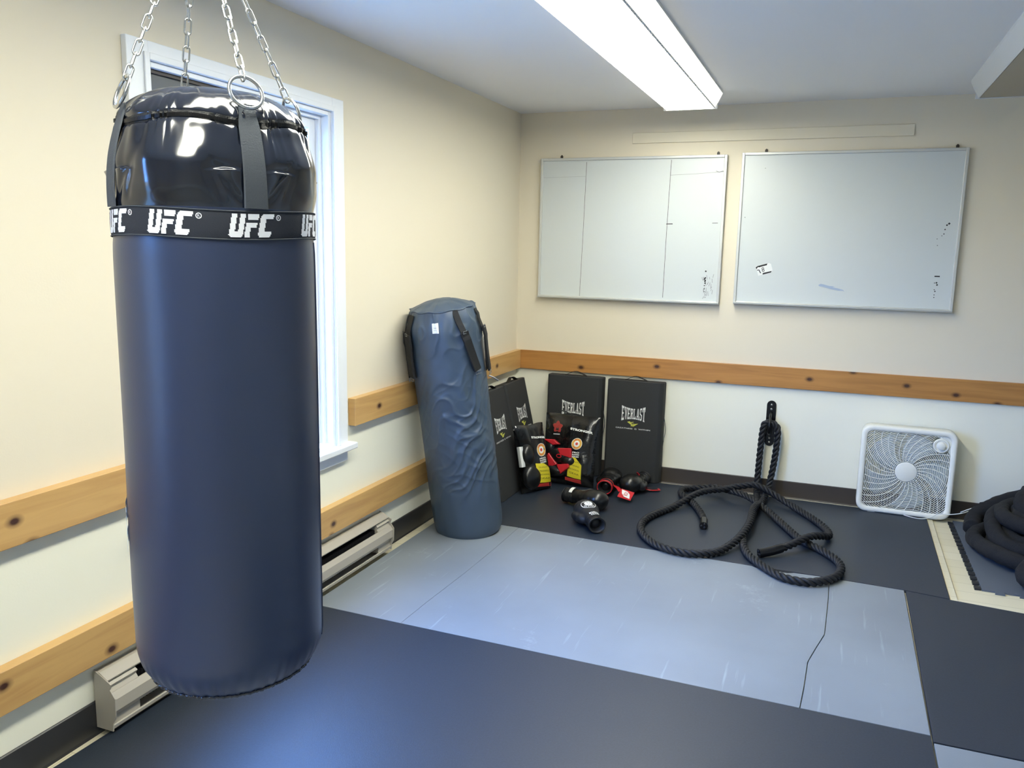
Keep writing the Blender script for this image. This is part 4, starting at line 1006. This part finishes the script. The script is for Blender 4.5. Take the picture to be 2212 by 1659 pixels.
# contents behind the film: head card and two red and black gloves
def slabpart(nm, mt, pts, y0, y1, par, bev=0.006):
    return MB().prism(pts, 'y', y0, y1).build(nm, mt, par, bevel=bev, bseg=3)
hd = slabpart('printed_card', 'plastic_black', [(-.17, .30), (-.045, .30), (-.04, .42), (-.09, .455), (-.17, .42)], -0.012, -0.002, gb)
mm = MB(); vs = []
for k in range(20):
    t = 2*PI*k/20; q = 0.030*(1+0.22*math.sin(5*t)); vs.append((-0.095+q*math.cos(t), 0.375+q*1.15*math.sin(t)))
mm.prism(vs, 'y', -0.016, -0.012); rf = mm.build('card_print', 'label_red', hd)
MB().prism([(-.105, .352), (-.100, .372), (-.094, .360), (-.088, .375), (-.084, .352)], 'y', -0.018, -0.0165).build('card_figure', 'glove_black', rf)
MB().prism([(-.120, .322), (-.075, .324), (-.075, .330), (-.120, .328)], 'y', -0.0145, -0.012).build('card_caption', 'print_white', hd)
for sx in (0,):
    slabpart('glove_cuff', 'glove_red', [(-.065, .235), (.030, .245), (.040, .180), (-.040, .195)], -0.070, -0.035, gb)
    slabpart('glove_cuff', 'glove_red', [(-.175, .285), (-.10, .290), (-.055, .262), (-.10, .250)], -0.060, -0.02, gb)
    slabpart('glove_cuff', 'glove_red', [(-.125, .200), (-.055, .130), (-.115, .095), (-.150, .115)], -0.065, -0.03, gb)
    slabpart('glove_cuff', 'glove_red', [(-.055, .130), (.028, .142), (.034, .120), (-.02, .070)], -0.085, -0.05, gb)
mm = MB()
def blob(mm, c, s):
    mm.lathe([(math.sin(PI*i/14)+0.0001, -math.cos(PI*i/14)) for i in range(15)], 24, Matrix.Translation(c) @ Matrix.Diagonal((*s, 1)), False, False)
for c, s in (((-0.05, -0.035, 0.19), (0.075, 0.034, 0.055)), ((-0.13, -0.025, 0.235), (0.045, 0.03, 0.05)), ((-0.08, -0.04, 0.085), (0.09, 0.04, 0.04)), ((0.01, -0.045, 0.16), (0.05, 0.03, 0.035))):
    mm = MB(); blob(mm, c, s); mm.build('packed_glove', 'glove_black', gb, smooth='all')
mm = MB(); mm.tube([(-0.045+0.016*math.cos(2*PI*k/20), -0.074, 0.185+0.011*math.sin(2*PI*k/20)) for k in range(20)], 0.003, 6, closed=True); mm.build('piping_loop', 'glove_red', gb)

gb2, F2_ = glove_bag((0.375, -0.610, 0.0), math.radians(60), math.radians(-14), 0.25, 0.43, 0.10, 'narrow clear plastic glove bag leaning on the left shields', 6.1, False)
mm = MB(); mm.box(-0.115, -0.085, -0.03, 0.0, 0.17, 0.30); mm.build('white_card', 'print_white', gb2, bevel=0.003)
for c, s in (((-0.04, -0.02, 0.10), (0.07, 0.045, 0.08)), ((-0.05, -0.02, 0.24), (0.05, 0.04, 0.07))):
    mm = MB(); blob(mm, c, s); mm.build('packed_glove', 'glove_black', gb2, smooth='all')

# ------------------------------------------------------------------ wall anchor and battle rope
an = empty('rope_anchor', (1.738, 0, 0.46)); tag(an, 'black steel rope anchor screwed to the back wall', 'rope anchor')
w = 0.029; pts = []
for k in range(13): pts.append((w*math.cos(PI*k/12), 0.122+w*math.sin(PI*k/12)))
for k in range(13): pts.append((w*math.cos(PI+PI*k/12), -0.116+w*math.sin(PI+PI*k/12)))
MB().prism(pts, 'y', -0.007, -0.0005).build('back_plate', 'bracket_black', an, bevel=0.001)
for z in (0.124, 0.096, -0.094, -0.120):
    MB().lathe([(0.0065, 0), (0.0065, 0.002), (0.003, 0.004)], 12, Matrix.Translation((0, -0.007, z)) @ Matrix.Rotation(PI/2, 4, 'X')).build('screw', 'steel_dull', an)
P = catmull([(0, -0.006, 0.072), (0, -0.03, 0.070), (0, -0.070, 0.045), (0, -0.088, 0.0), (0, -0.075, -0.045), (0, -0.03, -0.068), (0, -0.006, -0.070)], 0.006)
MB().tube(P, 0.008, 10).build('steel_loop', 'bracket_black', an, smooth='all')

def rope_mesh(path, rad=0.0205, pitch=0.102, seg=8):
    n = len(path); m = MB(); T = [(path[min(i+1, n-1)]-path[max(i-1, 0)]).normalized() for i in range(n)]
    ref = Vector((0, 0, 1)) if abs(T[0].z) < 0.9 else Vector((1, 0, 0)); N = (ref-T[0]*ref.dot(T[0])).normalized(); Ns = []
    s = 0; S = []
    for i in range(n):
        N = (N-T[i]*N.dot(T[i])).normalized(); Ns.append(N.copy())
        if i: s += (path[i]-path[i-1]).length
        S.append(s)
    for k in range(3):
        q = []
        for i in range(n):
            a = 2*PI*(S[i]/pitch+k/3); B = T[i].cross(Ns[i]); q.append(path[i]+(Ns[i]*math.cos(a)+B*math.sin(a))*rad*0.54)
        m.tube(q, rad*0.50, seg)
    return m
z0 = 0.022
h1 = [(1.735, -0.052, 0.480), (1.708, -0.058, 0.468), (1.697, -0.060, 0.420), (1.690, -0.062, 0.25), (1.688, -0.075, 0.10), (1.694, -0.14, 0.035), (1.710, -0.30, z0), (1.712, -0.50, z0), (1.707, -0.75, z0), (1.700, -0.95, z0), (1.708, -1.08, z0), (1.760, -1.266, z0),
      (1.894, -1.45, z0), (1.99, -1.500, z0), (2.076, -1.481, z0), (2.163, -1.381, z0), (2.192, -1.242, z0), (2.162, -1.122, z0), (2.083, -1.005, z0), (1.993, -0.905, z0), (1.892, -0.692, z0), (1.771, -0.46, z0+.012), (1.655, -0.315, z0+.03), (1.555, -0.240, z0+.03),
      (1.43, -0.17, z0+.02), (1.31, -0.170, z0), (1.245, -0.23, z0), (1.250, -0.33, z0), (1.30, -0.41, z0), (1.345, -0.485, z0), (1.405, -0.62, z0), (1.455, -0.77, z0), (1.476, -0.90, z0)]
h2 = [(1.735, -0.052, 0.480), (1.768, -0.060, 0.470), (1.790, -0.064, 0.425), (1.783, -0.068, 0.25), (1.765, -0.085, 0.10), (1.752, -0.16, 0.04), (1.735, -0.34, z0+.004), (1.722, -0.46, z0+.03), (1.712, -0.62, z0+.042), (1.716, -0.85, z0+.036), (1.685, -1.07, z0+.02), (1.618, -1.24, z0), (1.529, -1.335, z0), (1.43, -1.360, z0), (1.319, -1.323, z0), (1.229, -1.234, z0),
      (1.163, -1.103, z0), (1.148, -0.959, z0), (1.177, -0.818, z0), (1.257, -0.616, z0), (1.335, -0.46, z0+.03), (1.40, -0.36, z0+.044), (1.50, -0.265, z0+.044), (1.60, -0.205, z0+.06), (1.70, -0.185, z0+.07), (1.847, -0.24, z0+.02), (1.956, -0.36, z0), (2.051, -0.517, z0), (2.115, -0.664, z0), (2.130, -0.79, z0+.006), (2.085, -0.885, z0+.03), (2.029, -0.965, z0+.042), (1.936, -1.09, z0+.022), (1.86, -1.17, z0+.01), (1.80, -1.205, z0)]
rp = empty('battle_rope', (1.738, -0.6, 0)); tag(rp, 'thick black battle rope looped through the wall anchor and coiled on the mat', 'rope')
off = Vector((1.738, -0.6, 0))
A = catmull(h1, 0.007); B = catmull(h2, 0.007)
full = [p-off for p in (list(reversed(A))+B[1:])]
rope_mesh(full).build('rope', 'rope_black', rp, smooth='all')
for q in (full[:15], list(reversed(full[-20:]))):
    m = MB(); m.tube(q, lambda t: 0.0232, 14); m.build('end_sleeve', 'rope_cap', rp, smooth=True)

# ------------------------------------------------------------------ box fan
def box_fan(loc):
    root = empty('box_fan', loc); root.rotation_euler = (math.radians(-1.0), 0, 0); tag(root, 'white square box fan standing on the mat against the back wall', 'fan')
    W_, H_, T_ = 0.515, 0.532, 0.10; cz = H_/2
    def rr(w, h, rd, n=8):
        pts = []
        for (cx, cy, a0) in ((w/2-rd, h/2-rd, 0), (-w/2+rd, h/2-rd, PI/2), (-w/2+rd, -h/2+rd, PI), (w/2-rd, -h/2+rd, 1.5*PI)):
            for k in range(n+1): a = a0+PI/2*k/n; pts.append((cx+rd*math.cos(a), cy+rd*math.sin(a)+cz))
        return pts
    # shell with a rolled front lip
    prof = [(0.0, 0.010), (0.004, 0.002), (0.012, 0.0), (0.022, 0.003), (0.026, 0.010), (0.022, 0.016)]   # (inset, depth)
    outer = []
    m = MB(); rings = []
    secs = [(0.0, T_), (0.0, 0.012), (0.003, 0.004), (0.010, 0.0), (0.026, 0.002), (0.032, 0.009), (0.030, 0.018), (0.020, T_)]
    for (ins, dep) in secs:
        rings.append([Vector((x, dep, z)) for x, z in rr(W_-2*ins, H_-2*ins, 0.055-ins*0.6)])
    n = len(rings[0])
    for R in rings: m.v += [tuple(p) for p in R]
    for i in range(len(rings)):
        j = (i+1) % len(rings)
        for k in range(n):
            l = (k+1) % n; m.f.append((i*n+k, i*n+l, j*n+l, j*n+k)); m.mi.append(0)
    m.build('housing', 'fan_white', root, smooth='all')
    hw, hh = W_/2-0.024, H_/2-0.024; kx, kz = 0.172, cz+0.178
    def keep(x, z): return abs(x) < hw and abs(z-cz) < hh and not ((x-kx)**2+(z-kz)**2 < 0.045**2)
    # front grille: concentric rings and swept spokes
    m = MB(); rad = 0.066
    while rad < 0.335:
        seg = []; N = 120
        pts = [(rad*math.cos(2*PI*k/N), cz+rad*math.sin(2*PI*k/N)) for k in range(N+1)]
        cur = []
        for (x, z) in pts:
            dep = 0.012+0.0*(rad)
            if keep(x, z): cur.append((x, dep, z))
            else:
                if len(cur) > 1: seg.append(cur)
                cur = []
        if len(cur) > 1: seg.append(cur)
        for q in seg: m.tube(q, 0.0019, 5)
        rad += 0.0096
    m.build('grille_rings', 'fan_white', root, smooth='all')
    m = MB()
    for k in range(30):
        a0 = 2*PI*k/30; cur = []
        for i in range(40):
            rad = 0.062+i*0.0072; a = a0-0.75*((rad-0.06)/0.26)**1.15; x, z = rad*math.cos(a), cz+rad*math.sin(a)
            if keep(x, z): cur.append((x, 0.0105, z))
            else: break
        if len(cur) > 1: m.tube(cur, 0.0023, 5)
    m.build('grille_spokes', 'fan_white', root, smooth='all')
    MB().lathe([(0.060, 0.0), (0.060, 0.006), (0.056, 0.008)], 40, Matrix.Translation((0, 0.014, cz)) @ Matrix.Rotation(PI/2, 4, 'X')).build('centre_disc', 'fan_white', root, smooth=True)
    kb = MB().lathe([(0.043, 0), (0.043, 0.007), (0.040, 0.011), (0.034, 0.011), (0.031, 0.004), (0.012, 0.004)], 36, Matrix.Translation((kx, 0.014, kz)) @ Matrix.Rotation(PI/2, 4, 'X')).build('speed_dial', 'fan_white', root, smooth=True)
    MB().lathe([(0.023, 0), (0.022, 0.018), (0.016, 0.022)], 28, Matrix.Translation((kx, 0.012, kz)) @ Matrix.Rotation(PI/2, 4, 'X')).build('dial_knob', 'fan_white', kb, smooth=True)
    # corner infill beside the dial
    MB().prism([(kx-0.052, cz+hh), (kx+0.02, cz+hh), (hw, kz+0.03), (hw, kz-0.075), (kx+0.040, kz-0.02), (kx, kz+0.04)], 'y', 0.013, 0.017).build('dial_plate', 'fan_white', root)
    # blades and motor
    for k in range(5):
        a = 2*PI*k/5+0.25
        def bf(i, j):
            rad = 0.045+0.185*i; an = a-0.45*i+(j-.5)*(0.95-0.15*i); return Vector((rad*math.cos(an), 0.045+(j-.5)*0.035*(1.2-i*0.4), cz+rad*math.sin(an)))
        b = MB().grid(bf, 10, 10).build('blade', 'fan_blade', root, smooth='all', fixn=False)
        sdm = b.modifiers.new('s', 'SOLIDIFY'); sdm.thickness = 0.0025
    MB().lathe([(0.05, -0.025), (0.05, 0.02)], 28, Matrix.Translation((0, 0.055, cz)) @ Matrix.Rotation(PI/2, 4, 'X')).build('motor_hub', 'fan_blade', root, smooth=True)
    # rear grille
    m = MB(); x = -hw+0.01
    while x < hw:
        m.tube([(x, 0.093, cz-hh), (x, 0.093, cz+hh)], 0.0011, 4); x += 0.016
    for z in (-0.14, 0, 0.14): m.tube([(-hw, 0.091, cz+z), (hw, 0.091, cz+z)], 0.002, 5)
    m.build('rear_grille', 'fan_white', root)
    for s in (-1, 1): MB().box(s*0.17-0.02, s*0.17+0.02, 0.005, 0.095, -0.0, 0.004).build('foot', 'fan_white', root)
    # cord looping out of the bottom and away to the right
    P = catmull([(-0.02, 0.03, 0.006), (0.04, -0.018, 0.004), (0.10, -0.040, 0.006), (0.15, -0.036, 0.020), (0.19, -0.022, 0.042), (0.26, -0.024, 0.050), (0.33, -0.030, 0.075), (0.38, -0.025, 0.115), (0.405, -0.02, 0.135), (0.385, -0.03, 0.118), (0.34, -0.045, 0.098), (0.30, -0.045, 0.075)], 0.008)
    MB().tube(P, 0.0028, 6).build('power_cord', 'cord_white', root, smooth='all')
    return root
box_fan((2.534, -0.138, 0.001))

# ------------------------------------------------------------------ heap of thick rope at the right
hp = empty('rope_heap', (3.20, -0.60, -0.002)); tag(hp, 'heap of thick fuzzy black rope on the puzzle mat at the right edge', 'rope')
rn = random.Random(11); path = []
RR = 0.040; zc = RR+0.008
for i in range(12*16+1):
    t = i/16; a = 2*PI*t+2.2; lay = int(t)
    R = (0.335, 0.255, 0.175, 0.30, 0.22, 0.14, 0.26, 0.19, 0.10, 0.20, 0.12, 0.10, 0.10)[lay]+rn.uniform(-0.012, 0.012)
    lv = (0, 0, 0, 1, 1, 1, 2, 2, 2, 3, 3, 3, 3)[lay]
    zz = zc+lv*0.062+0.014*math.sin(a*2+lay)+0.02*max(0, math.sin(a*1-0.6))*min(1, lv)
    path.append(((R*(1+0.05*math.sin(a+lay)))*math.cos(a)*1.0+0.025*lv, R*math.sin(a)*1.12+0.05*lv, max(zc, zz)))
P = catmull(path, 0.02)
def fuzzy(P, rr, seg=16):
    m = MB(); m.tube(P, rr, seg)
    m.v = [tuple(Vector(v)+Vector((noise.noise(Vector(v)*60), noise.noise(Vector(v)*60+Vector((9, 9, 9))), noise.noise(Vector(v)*60+Vector((5, 0, 3)))))*0.006) for v in m.v]
    return m
fuzzy(P, RR).build('coiled_rope', 'rope_fuzzy', hp, smooth='all')
# knotted lump hanging over the front with taped end
path2 = [(0.10, -0.22, 0.20), (-0.02, -0.32, 0.20), (-0.13, -0.40, 0.13), (-0.20, -0.47, 0.06), (-0.15, -0.54, 0.050), (-0.04, -0.55, 0.052), (0.03, -0.49, 0.07), (-0.02, -0.42, 0.12), (-0.10, -0.43, 0.145), (-0.13, -0.49, 0.135), (-0.06, -0.51, 0.13), (0.02, -0.46, 0.15), (0.10, -0.40, 0.13), (0.16, -0.42, 0.06)]
fuzzy(catmull([Vector(p) for p in path2], 0.015), 0.044).build('rope_knot', 'rope_fuzzy', hp, smooth='all')
for k in range(3):
    c = Vector((-0.135+k*0.020, -0.515-0.006*k, 0.176-0.006*abs(k-1)))
    m = MB(); m.add([c+Vector((-.012, -.004, .0)), c+Vector((.010, -.010, -.003)), c+Vector((.014, .000, .003)), c+Vector((-.006, .006, .006))], [(0, 1, 2, 3)]); m.build('tape_scrap', 'print_white', hp)
path3 = [(-0.33, 0.22, 0.05), (-0.29, 0.36, 0.09), (-0.15, 0.42, 0.17), (0.0, 0.44, 0.22), (0.14, 0.44, 0.24), (0.3, 0.40, 0.22), (0.4, 0.28, 0.16), (0.42, 0.1, 0.08)]
fuzzy(catmull([Vector(p) for p in path3], 0.015), 0.046).build('rope_arch', 'rope_fuzzy', hp, smooth='all')
